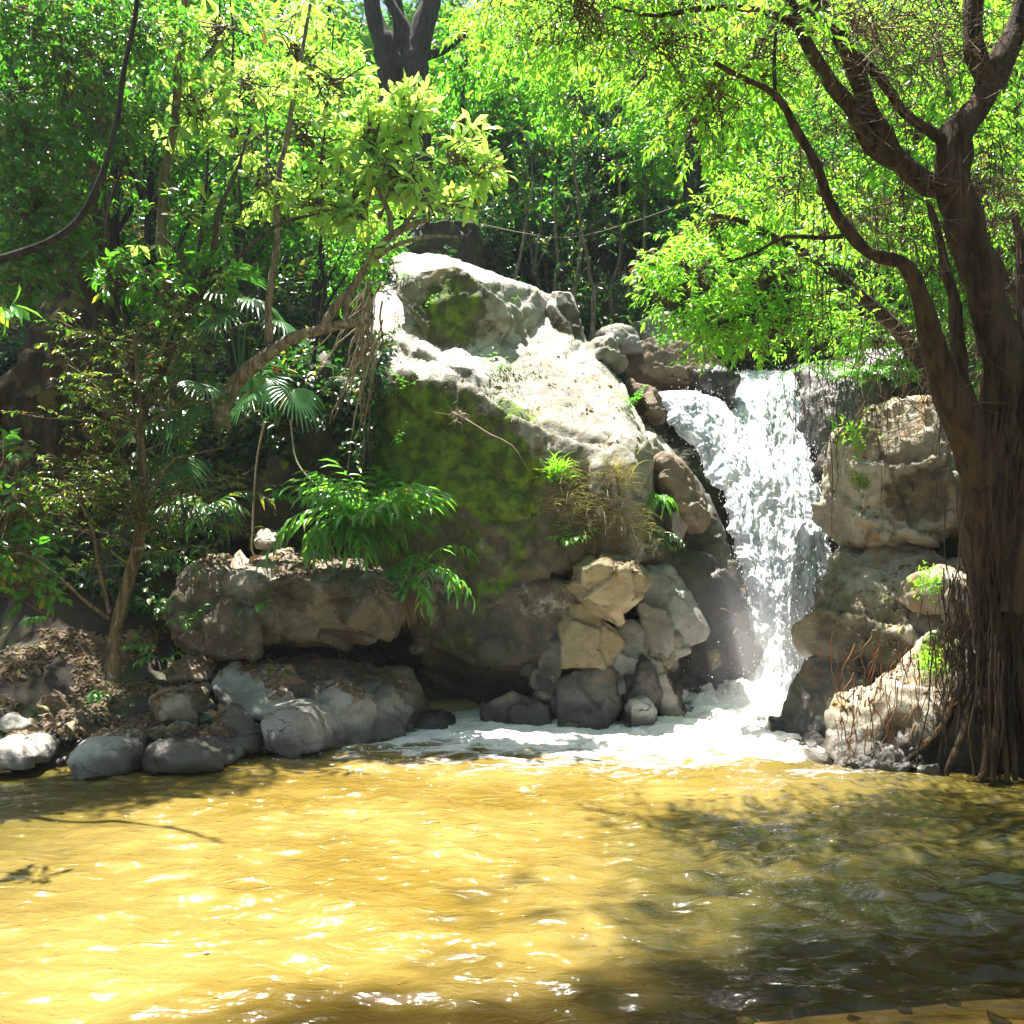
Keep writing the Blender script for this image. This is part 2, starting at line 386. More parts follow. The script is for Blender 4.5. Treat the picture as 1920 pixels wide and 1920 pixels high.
def ground_z(X, Y, nz=True):
    X = np.asarray(X, float); Y = np.asarray(Y, float)
    d = pool_sd(X, Y)
    back = np.interp(d, [-4, -1.2, -.3, 0, .3, 1.6, 2.3, 3.2, 6.5, 9, 40, 90], [-1.1, -.9, -.35, -.06, .12, .75, 1.9, 3.3, 4.7, 6.3, 31, 62])
    near = np.interp(d, [-4, -1.5, -.5, 0, .6, 3, 20, 60], [-1.1, -.55, -.12, -.02, .10, .35, 1.2, 3])
    w = np.clip((Y - 3.6) / 2.0, 0, 1)
    z = near * (1 - w) + back * w
    # stream bed behind the falls
    ch = np.exp(-((X - 3.2 - (Y - 12) * .05) / 1.2) ** 2) * np.clip((Y - 11) / 1.5, 0, 1)
    z = z * (1 - ch) + np.minimum(z, 3.9 + np.clip(Y - 12, 0, 99) * .30) * ch
    if nz: z = z + np.where(d > 0, np.minimum(d * .25, .35), .03) * vnoise(X, Y, .9, 5, 3.3)
    return z
def warp(a, lo, hi, n, c, s):
    t = np.linspace(-1, 1, n); w = np.sign(t) * (abs(t) * .35 + .65 * abs(t) ** 4)
    return np.where(w < 0, c + w * (c - lo), c + w * (hi - c))
gx = warp(0, -70, 70, 420, 0, 1); gy = warp(0, -25, 95, 440, 8, 1)
GX, GY = np.meshgrid(gx, gy); GZ = ground_z(GX, GY)
g = Geo(); idx = np.arange(GX.size).reshape(GX.shape)
g.add(np.stack([GX, GY, GZ], -1).reshape(-1, 3), np.stack([idx[:-1, :-1], idx[:-1, 1:], idx[1:, 1:], idx[1:, :-1]], -1).reshape(-1, 4))
# ground material: soil, but pale sand inside the pool
gm, gn, gl, gp = newmat('ground soil and river sand'); GP = pos(gn)
f1 = ntex(gn, gl, GP, 2.2, 7, .65); f2 = ntex(gn, gl, GP, 30, 5, .7)
soil = mixc(gn, gl, smooth_(gn, gl, f1, .35, .65), (.018, .013, .008), (.042, .030, .017))
soil = mixc(gn, gl, smooth_(gn, gl, ntex(gn, gl, GP, 1.1, 6), .52, .62), soil, (.03, .05, .012))
sand = mixc(gn, gl, f2, (.30, .20, .09), (.50, .37, .18))
sx = gn.new('ShaderNodeSeparateXYZ'); gl.new(GP, sx.inputs[0])
gl.new(mixc(gn, gl, smooth_(gn, gl, sx.outputs[2], .05, .15), sand, soil), gp.inputs['Base Color']); gp.inputs['Roughness'].default_value = .9
gl.new(bumpn(gn, gl, f2, .5, .03), gp.inputs['Normal'])
ground = tag(g.build('ground', gm), kind='structure')

# ------------------------------------------------------------------ rocks
BV_V, BV_F = [], []; bvn = 0
def reg_bvh(me, off=(0, 0, 0)):
    global bvn
    me.calc_loop_triangles()
    V = np.zeros(len(me.vertices) * 3); me.vertices.foreach_get('co', V); V = V.reshape(-1, 3) + np.array(off)
    T = np.zeros(len(me.loop_triangles) * 3, int); me.loop_triangles.foreach_get('vertices', T)
    BV_V.append(V); BV_F.append(T.reshape(-1, 3) + bvn); bvn += len(V)
reg_bvh(ground.data)

def rockmesh(name, hulls, mat, voxel=.05, smooth=3, amp=.05, freq=1.0, crack=.03, seed=0, label=None, cat='boulder', group=None, parent=None, strata=0.0, axis=None, chop=5, chopr=(.80, .96)):
    bm = bmesh.new(); rc = random.Random(seed * 13 + 5)
    for pts in hulls:
        if chop:
            b2 = bmesh.new(); [b2.verts.new(p) for p in pts]
            for k in range(chop + 1):
                r = bmesh.ops.convex_hull(b2, input=b2.verts[:])
                junk = [e for e in r['geom_interior'] + r['geom_unused'] if isinstance(e, bmesh.types.BMVert)]
                if junk: bmesh.ops.delete(b2, geom=list(set(junk)), context='VERTS')
                if k == chop: break
                c = sum((v.co for v in b2.verts), Vector()) / len(b2.verts)
                d = Vector((rc.gauss(0, 1), rc.gauss(-.5, 1), rc.gauss(.2, .8))).normalized(); sup = max((v.co - c).dot(d) for v in b2.verts)
                bmesh.ops.bisect_plane(b2, geom=b2.verts[:] + b2.edges[:] + b2.faces[:], plane_co=c + d * sup * rc.uniform(*chopr), plane_no=d, clear_outer=True)
            pts = [v.co.copy() for v in b2.verts]; b2.free()
        vs = [bm.verts.new(p) for p in pts]
        r = bmesh.ops.convex_hull(bm, input=vs)
        junk = [e for e in r['geom_interior'] + r['geom_unused'] if isinstance(e, bmesh.types.BMVert)]
        if junk: bmesh.ops.delete(bm, geom=list(set(junk)), context='VERTS')
    me = bpy.data.meshes.new('tmp'); bm.to_mesh(me); bm.free()
    o = bpy.data.objects.new('tmp', me); COL.objects.link(o)
    md = o.modifiers.new('r', 'REMESH'); md.mode = 'VOXEL'; md.voxel_size = voxel; md.use_smooth_shade = True
    ms = o.modifiers.new('s', 'SMOOTH'); ms.factor = .5; ms.iterations = smooth
    dg = bpy.context.evaluated_depsgraph_get(); dg.update()
    m2 = bpy.data.meshes.new_from_object(o.evaluated_get(dg))
    bpy.data.objects.remove(o)
    n = len(m2.vertices); V = np.zeros(n * 3); m2.vertices.foreach_get('co', V); V = V.reshape(-1, 3)
    N = np.array([v.vector[:] for v in m2.vertex_normals])
    sd_ = Vector((seed * 3.17, seed * 1.7, seed * .7)); D = np.zeros(n)
    for i in range(n):
        p = Vector(V[i]) * freq + sd_
        if axis is not None:
            p = p - axis * (p.dot(axis) * .74)
        d = amp * 1.1 * noise.fractal(p * .8, .9, 2.1, 3) + amp * .30 * noise.fractal(p * 4.2, .8, 2.1, 4)
        w = p + noise.noise_vector(p * 1.1) * .22
        vd, vp = noise.voronoi(w * 1.15)
        e = vd[1] - vd[0]; rv = noise.cell_vector(vp[0] * 7.3)
        d += amp * 2.6 * (w - vp[0] / 1.15).dot(rv) * (min(1, e / .12 + .3) if axis is not None else 1.15)
        d -= crack * (1 if axis is not None else .5) * max(0, 1 - e / .05)
        vd2, vp2 = noise.voronoi(w * 3.3); rv2 = noise.cell_vector(vp2[0] * 5.1)
        d += amp * 1.9 * (w - vp2[0] / 3.3).dot(rv2)
        d -= crack * .35 * max(0, 1 - (vd2[1] - vd2[0]) / .08)
        if strata:
            s = (w.z * .95 - w.x * .35 + w.y * .12) * 4.5; fr = s - math.floor(s)
            d += strata * (fr ** 1.5 - .5)
        D[i] = d
    V = V + N * D[:, None]
    org = np.array([V[:, 0].mean(), V[:, 1].mean(), V[:, 2].min()])
    m2.vertices.foreach_set('co', (V - org).ravel()); m2.update()
    m2.name = name; m2.materials.clear(); m2.materials.append(mat)
    m2.polygons.foreach_set('use_smooth', np.ones(len(m2.polygons), bool))
    ob = bpy.data.objects.new(name, m2); COL.objects.link(ob)
    ob.location = org
    if label: tag(ob, label, cat, group)
    reg_bvh(m2, org)
    return ob

def lens_hull(outline, th, fr=.72, bk=.75, dz=0.0, fy=.5):
    """rounded boulder hull from an outline of (px,py,Y): smaller rings in front and behind"""
    P = [at(*q) for q in outline]; c = sum(P, Vector()) / len(P)
    out = []
    for s, k in ((-fy, fr), (0, 1.0), (1 - fy, bk)):
        for p in P:
            q = c + (p - c) * k; q.y = p.y * k + c.y * (1 - k) + s * th; q.z += dz * s
            out.append(q)
    return out
def pts(*a): return [at(*q) for q in a]

# main outcrop
slab = pts((700, 690, 9.5), (730, 703, 9.3), (850, 716, 9.2), (960, 768, 9.1), (1040, 850, 8.95), (1100, 850, 8.95), (1195, 840, 9.1),
           (700, 560, 11.2), (735, 500, 12.5), (820, 490, 12.9), (1050, 565, 12.1), (1100, 632, 11.6), (1165, 712, 10.9), (1222, 822, 9.9),
           (690, 1080, 9.6), (770, 1105, 9.35), (960, 1085, 9.2), (1060, 1060, 9.0), (1190, 1050, 9.2), (1240, 1060, 9.8),
           (720, 1100, 12.5), (1150, 1100, 12))
upper = pts((738, 525, 10.5), (760, 506, 10.35), (850, 496, 10.15), (905, 520, 10.15), (945, 585, 10.3), (958, 650, 10.3), (905, 665, 10.15), (850, 665, 10.05),
            (800, 625, 10.15), (752, 565, 10.4), (735, 484, 12.5), (820, 477, 12.9), (900, 504, 12.7), (1050, 556, 12.1))
band = pts((742, 640, 9.9), (775, 650, 9.65), (870, 682, 9.5), (960, 735, 9.4), (1070, 845, 9.2), (1090, 850, 9.3), (770, 700, 9.6), (880, 725, 9.5), (960, 765, 9.4), (1060, 860, 9.25),
           (720, 590, 10.8), (900, 660, 10.5), (1150, 745, 10.3), (1100, 840, 10))
band2 = pts((740, 600, 10.4), (840, 655, 10.0), (960, 690, 9.95), (1060, 750, 9.8), (1150, 800, 9.6), (1060, 765, 9.8), (850, 680, 10.0), (960, 640, 10.9), (1130, 700, 10.7))
knob1 = lens_hull([(1035, 545, 11.7), (1070, 548, 11.7), (1098, 600, 11.6), (1100, 640, 11.5), (1060, 645, 11.5), (1022, 590, 11.6)], .7, .8)
nose = pts((1105, 805, 9.2), (1140, 790, 9.3), (1195, 830, 9.15), (1200, 870, 9.0), (1110, 880, 8.8), (1185, 1060, 9.05), (1110, 1040, 8.95), (1205, 1040, 9.6), (1200, 850, 10.2), (1100, 1040, 10))
low = pts((790, 1085, 9.35), (920, 1105, 9.12), (1060, 1095, 9.15), (775, 1200, 9.4), (900, 1235, 9.08), (1050, 1240, 9.05), (800, 1260, 9.6), (820, 1375, 10.4), (1060, 1375, 10.0), (780, 1100, 11), (1250, 1100, 11), (1250, 1375, 11), (800, 1375, 11))
foot = pts((985, 1270, 9.35), (1050, 1230, 9.1), (1040, 1370, 8.9), (970, 1375, 9.05), (930, 1375, 9.3), (1100, 1200, 9.8), (1050, 1375, 9.8))
right_wall = pts((1225, 812, 10.3), (1252, 850, 10.3), (1330, 930, 10.55), (1375, 1010, 10.5), (1395, 1110, 10.3), (1420, 1220, 10.1), (1450, 1330, 10.15), (1440, 1350, 10.4),
                 (1180, 1000, 9.6), (1190, 1330, 9.65), (1230, 1360, 9.6), (1200, 1100, 9.5), (1180, 830, 10.5), (1200, 1350, 11.2), (1430, 1330, 11.2), (1300, 900, 11.6), (1200, 800, 11.5))
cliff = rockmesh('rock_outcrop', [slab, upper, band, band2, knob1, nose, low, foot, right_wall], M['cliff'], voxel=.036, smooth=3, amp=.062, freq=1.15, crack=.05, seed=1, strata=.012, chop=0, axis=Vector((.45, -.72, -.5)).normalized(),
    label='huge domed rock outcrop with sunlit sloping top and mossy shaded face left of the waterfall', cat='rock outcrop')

def boulder(outline, th, mat, label, group=None, voxel=.028, amp=.042, seed=0, fr=.72, bk=.75, dz=0.0, fy=.5, name='boulder', smooth=3, crack=.025, freq=2.1, extra=[], strata=0.0, cat='boulder'):
    return rockmesh(name, [lens_hull(outline, th, min(1, fr * 1.08), bk, dz, fy)] + extra, mat, voxel * .85, min(smooth, 1), amp * .8, freq, crack, seed, label, cat, group, strata=strata, chop=11, chopr=(.70, .93))

GB = 'boulders around the pool'
# beside and below the outcrop
boulder([(1075, 1060, 8.9), (1140, 1040, 8.9), (1195, 1045, 8.9), (1212, 1090, 8.9), (1190, 1140, 8.9), (1160, 1172, 8.9), (1110, 1150, 8.9), (1062, 1110, 8.9)], 1.0, M['warm'],
        'rounded yellow boulder wedged under the dry grass at the foot of the outcrop', GB, seed=2, fr=.78)
rockmesh('rock_slab', [pts((1045, 1125, 9.2), (1110, 1135, 8.95), (1165, 1180, 9.0), (1172, 1215, 9.0), (1140, 1262, 8.8), (1080, 1250, 8.75), (1040, 1262, 8.85), (1048, 1200, 8.9), (1060, 1130, 9.8), (1170, 1250, 9.8), (1050, 1260, 9.6))],
         M['warm'], .03, 2, .03, 1.5, .02, 3, 'tall fluted pale yellow slab between yellow boulder and wet foot rocks', 'rock slab')
rockmesh('rock_slab', [pts((1205, 1060, 9.35), (1262, 1060, 9.5), (1338, 1180, 9.25), (1325, 1205, 9.2), (1250, 1240, 9.15), (1205, 1225, 9.15), (1195, 1120, 9.2), (1210, 1050, 10), (1330, 1190, 9.9), (1230, 1240, 9.9))],
         M['boulder'], .03, 2, .035, 1.4, .02, 4, 'sunlit diagonal rock slab with a jagged pale top left of the falling water', 'rock slab')
rockmesh('boulder', [pts((1050, 1268, 9.0), (1130, 1248, 8.9), (1160, 1260, 8.95), (1165, 1330, 8.7), (1135, 1372, 8.5), (1040, 1372, 8.6), (1045, 1310, 8.8), (1050, 1270, 9.5), (1160, 1370, 9.4))],
         M['dkrock'], .03, 2, .03, 1.6, .02, 5, 'dark pointed wedge of rock standing in the foam below the fluted slab', 'boulder', GB)
boulder([(1165, 1235, 9.1), (1205, 1225, 9.1), (1235, 1290, 9.1), (1252, 1350, 9.1), (1160, 1368, 9.0), (1158, 1290, 9.1)], .7, M['wet'], 'black wet shiny rock beside the foam between wedge and waterfall', GB, seed=6)
boulder([(1170, 1310, 8.75), (1205, 1295, 8.75), (1235, 1330, 8.75), (1238, 1362, 8.75), (1160, 1368, 8.7)], .5, M['boulder'], 'small rounded rock lapped by foam at foot of the black wet rock', GB, seed=7)
boulder([(1322, 1222, 9.75), (1345, 1218, 9.75), (1352, 1245, 9.75), (1330, 1262, 9.75)], .3, M['warm'], 'small yellow stone perched on misty wall beside the waterfall base', GB, seed=8, voxel=.015, amp=.01)
boulder([(1246, 955, 9.9), (1275, 950, 9.9), (1290, 985, 9.9), (1280, 1020, 9.9), (1250, 1015, 9.9)], .4, M['boulder'], 'rounded grey stone stuck on dark wall left of the falls', GB, seed=9, voxel=.02, amp=.015)
boulder([(1222, 830, 9.9), (1262, 880, 9.95), (1290, 880, 10.0), (1330, 980, 10.05), (1325, 1040, 9.95), (1270, 950, 9.8), (1230, 900, 9.8)], .5, M['brownrock'], 'orange stained slanting rock plate beside the upper falls', GB, seed=10)
boulder([(1150, 1270, 8.6), (1170, 1262, 8.6), (1178, 1300, 8.6), (1155, 1310, 8.6)], .2, M['wet'], 'small black stone wedged between the dark wedge and the slab', GB, seed=11, voxel=.018, amp=.01)
for q_, m_, sd2, lb_ in [
    ([(1150, 1175, 9.15), (1205, 1160, 9.25), (1215, 1260, 9.0), (1195, 1300, 8.9), (1160, 1290, 8.95), (1145, 1230, 9.1), (1160, 1180, 10), (1215, 1300, 9.9)], 'boulder', 71, 'narrow upright slab squeezed between fluted slab and diagonal slab'),
    ([(1190, 1215, 9.2), (1250, 1240, 9.1), (1300, 1330, 9.3), (1255, 1355, 9.0), (1225, 1340, 8.9), (1200, 1280, 9.0), (1200, 1230, 9.9), (1290, 1340, 9.9)], 'cliff', 72, 'pale pointed slab sloping into the foam beneath the diagonal slab'),
    ([(1020, 1190, 9.1), (1062, 1180, 8.95), (1055, 1290, 8.9), (1010, 1330, 8.95), (985, 1280, 9.1), (1000, 1200, 9.9), (1050, 1330, 9.8)], 'dkrock', 73, 'dark mossy buttress left of the fluted slab'),
    ([(1200, 1150, 9.3), (1235, 1130, 9.4), (1275, 1210, 9.2), (1250, 1260, 9.1), (1205, 1225, 9.15), (1210, 1140, 10), (1270, 1250, 10)], 'ledge', 74, 'brownish wedge under left edge of the diagonal slab'),
    ([(1330, 1060, 10.1), (1375, 1090, 10.2), (1400, 1200, 10.0), (1370, 1240, 9.8), (1330, 1180, 9.85), (1310, 1100, 10), (1350, 1080, 10.8), (1390, 1230, 10.7)], 'wet', 75, 'dark wet rib of rock beside the lower waterfall'),
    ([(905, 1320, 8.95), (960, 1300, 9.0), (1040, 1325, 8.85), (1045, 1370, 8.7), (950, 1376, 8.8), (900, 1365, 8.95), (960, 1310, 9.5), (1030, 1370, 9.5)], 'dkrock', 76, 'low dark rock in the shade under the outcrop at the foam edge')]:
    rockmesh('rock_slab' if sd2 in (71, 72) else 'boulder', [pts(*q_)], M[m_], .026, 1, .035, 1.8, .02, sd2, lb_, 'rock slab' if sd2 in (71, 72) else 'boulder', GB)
# tops of the stream behind the outcrop
boulder([(1108, 640, 11.5), (1150, 635, 11.4), (1168, 665, 11.3), (1160, 700, 11.3), (1120, 690, 11.3)], .7, M['cliff'], 'squarish grey boulder on right shoulder of the outcrop', GB, seed=12)
boulder([(1120, 628, 12.6), (1160, 612, 12.6), (1195, 622, 12.6), (1205, 660, 12.5), (1150, 668, 12.5)], .8, M['boulder'], 'pale peaked boulder behind the right shoulder of the outcrop', GB, seed=13)
boulder([(1190, 605, 13.5), (1240, 595, 13.5), (1290, 620, 13.5), (1280, 660, 13.5), (1200, 650, 13.5)], 1.0, M['boulder'], 'grey boulder partly hidden under bright foliage above the stream', GB, seed=14)
boulder([(1165, 655, 13.2), (1240, 645, 13.2), (1310, 665, 13.2), (1370, 705, 13.2), (1372, 735, 13.2), (1300, 728, 13.1), (1200, 735, 13.1), (1170, 700, 13.1)], 1.3, M['brownrock'],
        'large flat topped reddish rock above the left arm of the waterfall', GB, seed=15, fr=.85)
boulder([(1300, 700, 12.5), (1350, 690, 12.5), (1385, 715, 12.5), (1372, 765, 12.4), (1320, 755, 12.4)], .6, M['wet'], 'dark rounded rock splitting the two arms of the waterfall', GB, seed=16)
boulder([(1165, 715, 11.2), (1215, 725, 11.2), (1245, 750, 11.2), (1240, 790, 11.1), (1190, 780, 11.1)], .8, M['brownrock'], 'brown rock at left lip of the white water', GB, seed=17)
# wall right of the falls
rockmesh('rock_wall', [pts((1490, 690, 13.2), (1560, 680, 12.8), (1700, 640, 12), (1480, 790, 12.5), (1515, 860, 12.1), (1560, 950, 11.75), (1580, 1030, 11.2), (1700, 1000, 10.4), (1700, 700, 10.8), (1620, 700, 11.6),
            (1590, 800, 11.0), (1500, 700, 14), (1800, 700, 14), (1700, 1350, 10.5), (1480, 1350, 11.5), (1550, 1350, 10.6), (1480, 1350, 13), (1800, 1350, 13)),
            pts((1370, 722, 13.6), (1500, 715, 13.6), (1385, 1350, 11.4), (1520, 1350, 11.4), (1370, 722, 15), (1560, 712, 15), (1360, 1350, 13), (1560, 1350, 13))],
         M['wet'], .045, 3, .09, 1.0, .05, 18, 'dark dripping rock wall behind and right of the waterfall', 'rock wall')
# right side boulders
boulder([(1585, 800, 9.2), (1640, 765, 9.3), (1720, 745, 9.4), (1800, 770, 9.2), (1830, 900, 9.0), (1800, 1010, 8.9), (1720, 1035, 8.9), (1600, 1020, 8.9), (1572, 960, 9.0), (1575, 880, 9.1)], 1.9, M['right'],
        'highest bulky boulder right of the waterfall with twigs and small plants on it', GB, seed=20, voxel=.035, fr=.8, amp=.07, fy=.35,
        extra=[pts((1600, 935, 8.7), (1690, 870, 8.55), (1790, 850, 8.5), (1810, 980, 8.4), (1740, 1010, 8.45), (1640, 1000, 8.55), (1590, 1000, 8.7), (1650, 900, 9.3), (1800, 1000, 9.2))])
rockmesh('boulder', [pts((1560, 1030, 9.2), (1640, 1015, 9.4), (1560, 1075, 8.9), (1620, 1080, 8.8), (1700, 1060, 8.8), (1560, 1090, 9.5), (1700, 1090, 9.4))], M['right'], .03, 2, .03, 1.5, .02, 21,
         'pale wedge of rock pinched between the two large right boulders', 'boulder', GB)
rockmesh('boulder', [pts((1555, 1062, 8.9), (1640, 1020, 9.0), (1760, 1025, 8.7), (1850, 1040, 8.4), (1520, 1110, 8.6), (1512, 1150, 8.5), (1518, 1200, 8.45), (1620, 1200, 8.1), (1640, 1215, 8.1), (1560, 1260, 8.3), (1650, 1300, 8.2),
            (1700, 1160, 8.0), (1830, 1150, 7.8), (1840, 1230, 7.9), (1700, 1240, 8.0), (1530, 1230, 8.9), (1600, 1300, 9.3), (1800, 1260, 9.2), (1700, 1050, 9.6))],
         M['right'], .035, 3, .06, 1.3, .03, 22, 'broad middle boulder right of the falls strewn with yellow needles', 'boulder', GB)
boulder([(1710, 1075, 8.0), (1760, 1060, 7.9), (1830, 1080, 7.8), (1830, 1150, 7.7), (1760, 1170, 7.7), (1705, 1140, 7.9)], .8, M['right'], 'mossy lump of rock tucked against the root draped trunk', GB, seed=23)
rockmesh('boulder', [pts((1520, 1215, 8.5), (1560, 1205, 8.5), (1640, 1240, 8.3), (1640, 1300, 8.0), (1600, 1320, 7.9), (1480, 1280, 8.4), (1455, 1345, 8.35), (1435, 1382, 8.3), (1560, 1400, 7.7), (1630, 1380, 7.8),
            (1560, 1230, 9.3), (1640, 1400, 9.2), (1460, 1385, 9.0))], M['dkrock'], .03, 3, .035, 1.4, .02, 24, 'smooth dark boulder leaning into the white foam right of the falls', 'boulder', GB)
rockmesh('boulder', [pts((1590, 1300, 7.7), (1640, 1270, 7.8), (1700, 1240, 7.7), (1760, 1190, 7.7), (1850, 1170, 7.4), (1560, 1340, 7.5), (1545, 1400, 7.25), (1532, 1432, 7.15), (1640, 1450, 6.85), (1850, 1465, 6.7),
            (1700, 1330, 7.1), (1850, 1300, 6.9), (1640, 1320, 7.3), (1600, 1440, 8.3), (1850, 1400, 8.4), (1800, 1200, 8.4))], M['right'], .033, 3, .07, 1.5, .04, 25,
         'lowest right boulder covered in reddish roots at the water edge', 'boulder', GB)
boulder([(1500, 1385, 7.9), (1530, 1372, 7.9), (1552, 1395, 7.9), (1535, 1420, 7.8), (1505, 1410, 7.8)], .35, M['boulder'], 'small white stone at waterline between two right boulders', GB, seed=26, voxel=.018, amp=.012)
rockmesh('river_bank', [pts((1800, 1200, 7.6), (1960, 1150, 7.6), (2200, 1000, 7.6), (1830, 1470, 6.9), (1920, 1475, 6.75), (2300, 1480, 6.2), (1850, 1480, 9), (2300, 1480, 9), (2300, 900, 9.5), (1800, 1000, 9.6))],
         M['soil'], .05, 2, .08, 1.4, .02, 27, 'dark earth bank under the big right hand tree', 'bank')

# left bank ledges
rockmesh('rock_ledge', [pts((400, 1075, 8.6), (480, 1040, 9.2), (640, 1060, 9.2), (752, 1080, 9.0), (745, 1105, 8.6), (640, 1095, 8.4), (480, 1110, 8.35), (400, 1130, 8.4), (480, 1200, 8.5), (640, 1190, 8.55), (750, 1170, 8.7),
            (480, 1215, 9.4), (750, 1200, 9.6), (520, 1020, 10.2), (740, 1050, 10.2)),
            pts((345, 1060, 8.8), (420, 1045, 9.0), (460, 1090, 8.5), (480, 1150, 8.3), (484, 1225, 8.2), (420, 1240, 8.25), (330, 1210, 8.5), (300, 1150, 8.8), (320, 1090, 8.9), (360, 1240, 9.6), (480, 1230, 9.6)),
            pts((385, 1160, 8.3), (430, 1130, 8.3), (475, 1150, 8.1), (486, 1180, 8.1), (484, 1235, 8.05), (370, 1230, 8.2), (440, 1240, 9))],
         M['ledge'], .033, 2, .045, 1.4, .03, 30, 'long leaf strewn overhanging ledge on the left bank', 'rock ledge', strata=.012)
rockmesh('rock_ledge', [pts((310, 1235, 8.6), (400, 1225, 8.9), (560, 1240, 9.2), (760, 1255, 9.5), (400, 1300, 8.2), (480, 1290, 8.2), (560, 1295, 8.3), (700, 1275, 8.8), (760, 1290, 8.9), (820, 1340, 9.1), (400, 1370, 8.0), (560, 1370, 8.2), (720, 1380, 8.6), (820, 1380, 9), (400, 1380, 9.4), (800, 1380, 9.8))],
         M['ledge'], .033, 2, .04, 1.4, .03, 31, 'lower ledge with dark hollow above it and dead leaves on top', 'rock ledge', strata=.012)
rockmesh('boulder', [pts((395, 1275, 8.1), (440, 1243, 8.3), (540, 1258, 8.3), (555, 1300, 8.0), (520, 1345, 7.8), (440, 1345, 7.75), (400, 1320, 7.9), (540, 1350, 8.6), (400, 1340, 8.7))], M['boulder'], .028, 2, .03, 1.7, .02, 32,
         'pale block with brown shaded front above the white oval boulder', 'boulder', GB)
boulder([(560, 1310, 8.35), (640, 1275, 8.5), (740, 1285, 8.6), (775, 1330, 8.6), (760, 1375, 8.5), (640, 1400, 8.15), (580, 1395, 8.0)], 1.0, M['boulder'], 'long cracked pale slab running into the water right of the oval boulder', GB, seed=33, fr=.8, crack=.05)
boulder([(478, 1355, 7.75), (510, 1325, 7.8), (570, 1312, 7.85), (630, 1325, 7.9), (668, 1365, 7.95), (650, 1395, 7.85), (560, 1412, 7.65), (490, 1402, 7.6)], .9, M['boulder'], 'white oval boulder at water edge', GB, seed=34, amp=.02, fr=.75)
boulder([(385, 1370, 7.5), (410, 1325, 7.6), (440, 1318, 7.6), (480, 1370, 7.5), (490, 1405, 7.45), (440, 1412, 7.4), (392, 1395, 7.4)], .6, M['dkrock'], 'dark tilted triangular rock left of the oval boulder', GB, seed=35, fr=.7)
boulder([(270, 1405, 7.15), (310, 1385, 7.2), (380, 1375, 7.25), (440, 1392, 7.25), (460, 1415, 7.2), (430, 1432, 7.1), (300, 1442, 7.0), (268, 1430, 7.0)], .8, M['boulder'], 'low flat white boulder lapped by ripples', GB, seed=36, amp=.018, fr=.8)
boulder([(130, 1420, 7.0), (165, 1385, 7.1), (215, 1365, 7.15), (260, 1368, 7.15), (285, 1400, 7.05), (270, 1440, 6.95), (180, 1455, 6.9), (135, 1448, 6.9)], .8, M['boulder'], 'grey dappled boulder left of the low white one', GB, seed=37, amp=.02)
boulder([(-20, 1400, 7.0), (10, 1378, 7.0), (75, 1375, 7.05), (115, 1400, 7.0), (95, 1435, 6.9), (-20, 1440, 6.9)], .7, M['boulder'], 'angular flat faced grey rock at far left of the waterline', GB, seed=38, amp=.02)
boulder([(85, 1350, 7.5), (130, 1330, 7.6), (200, 1345, 7.5), (205, 1380, 7.3), (130, 1400, 7.3), (95, 1385, 7.3)], .6, M['dkrock'], 'dark slanting rock behind grey dappled boulder', GB, seed=39)
boulder([(285, 1330, 7.8), (320, 1288, 7.9), (370, 1283, 7.9), (392, 1320, 7.8), (370, 1355, 7.6), (300, 1360, 7.6)], .7, M['ledge'], 'weathered yellowish stone half buried in dead leaves', GB, seed=40)
boulder([(285, 1370, 7.4), (330, 1350, 7.45), (365, 1360, 7.45), (375, 1385, 7.35), (300, 1392, 7.3)], .4, M['boulder'], 'small grey split stone behind the low white boulder', GB, seed=41, voxel=.022)
boulder([(370, 1380, 7.35), (395, 1357, 7.4), (420, 1375, 7.35), (430, 1392, 7.3), (380, 1395, 7.3)], .35, M['boulder'], 'small bright pointed stone in front of the dark triangular rock', GB, seed=42, voxel=.02, amp=.012)
boulder([(80, 1320, 7.9), (105, 1300, 8.0), (130, 1305, 8.0), (135, 1335, 7.9), (90, 1345, 7.8)], .4, M['ledge'], 'mossy brown stump shaped stone on the leaf litter', GB, seed=43, voxel=.022)
boulder([(310, 1240, 8.35), (350, 1228, 8.4), (400, 1238, 8.4), (395, 1275, 8.2), (330, 1275, 8.2)], .5, M['ledge'], 'dark stone with a white lichen patch below the ledge', GB, seed=44)
boulder([(470, 1010, 9.6), (500, 995, 9.7), (535, 1000, 9.7), (530, 1030, 9.5), (475, 1032, 9.5)], .5, M['ledge'], 'flat grey stone lying at foot of the earth wall above the ledge', GB, seed=45)
boulder([(650, 1100, 8.35), (690, 1078, 8.5), (755, 1085, 8.6), (760, 1120, 8.5), (740, 1195, 8.5), (650, 1200, 8.4)], .6, M['ledge'], 'square brown block at right end of the overhanging ledge', GB, seed=46, fr=.85)
boulder([(780, 1345, 8.95), (830, 1320, 9.1), (850, 1350, 9.0), (840, 1385, 8.8), (770, 1380, 8.7)], .5, M['wet'], 'black rock in shade at the right end of the left ledges', GB, seed=47)
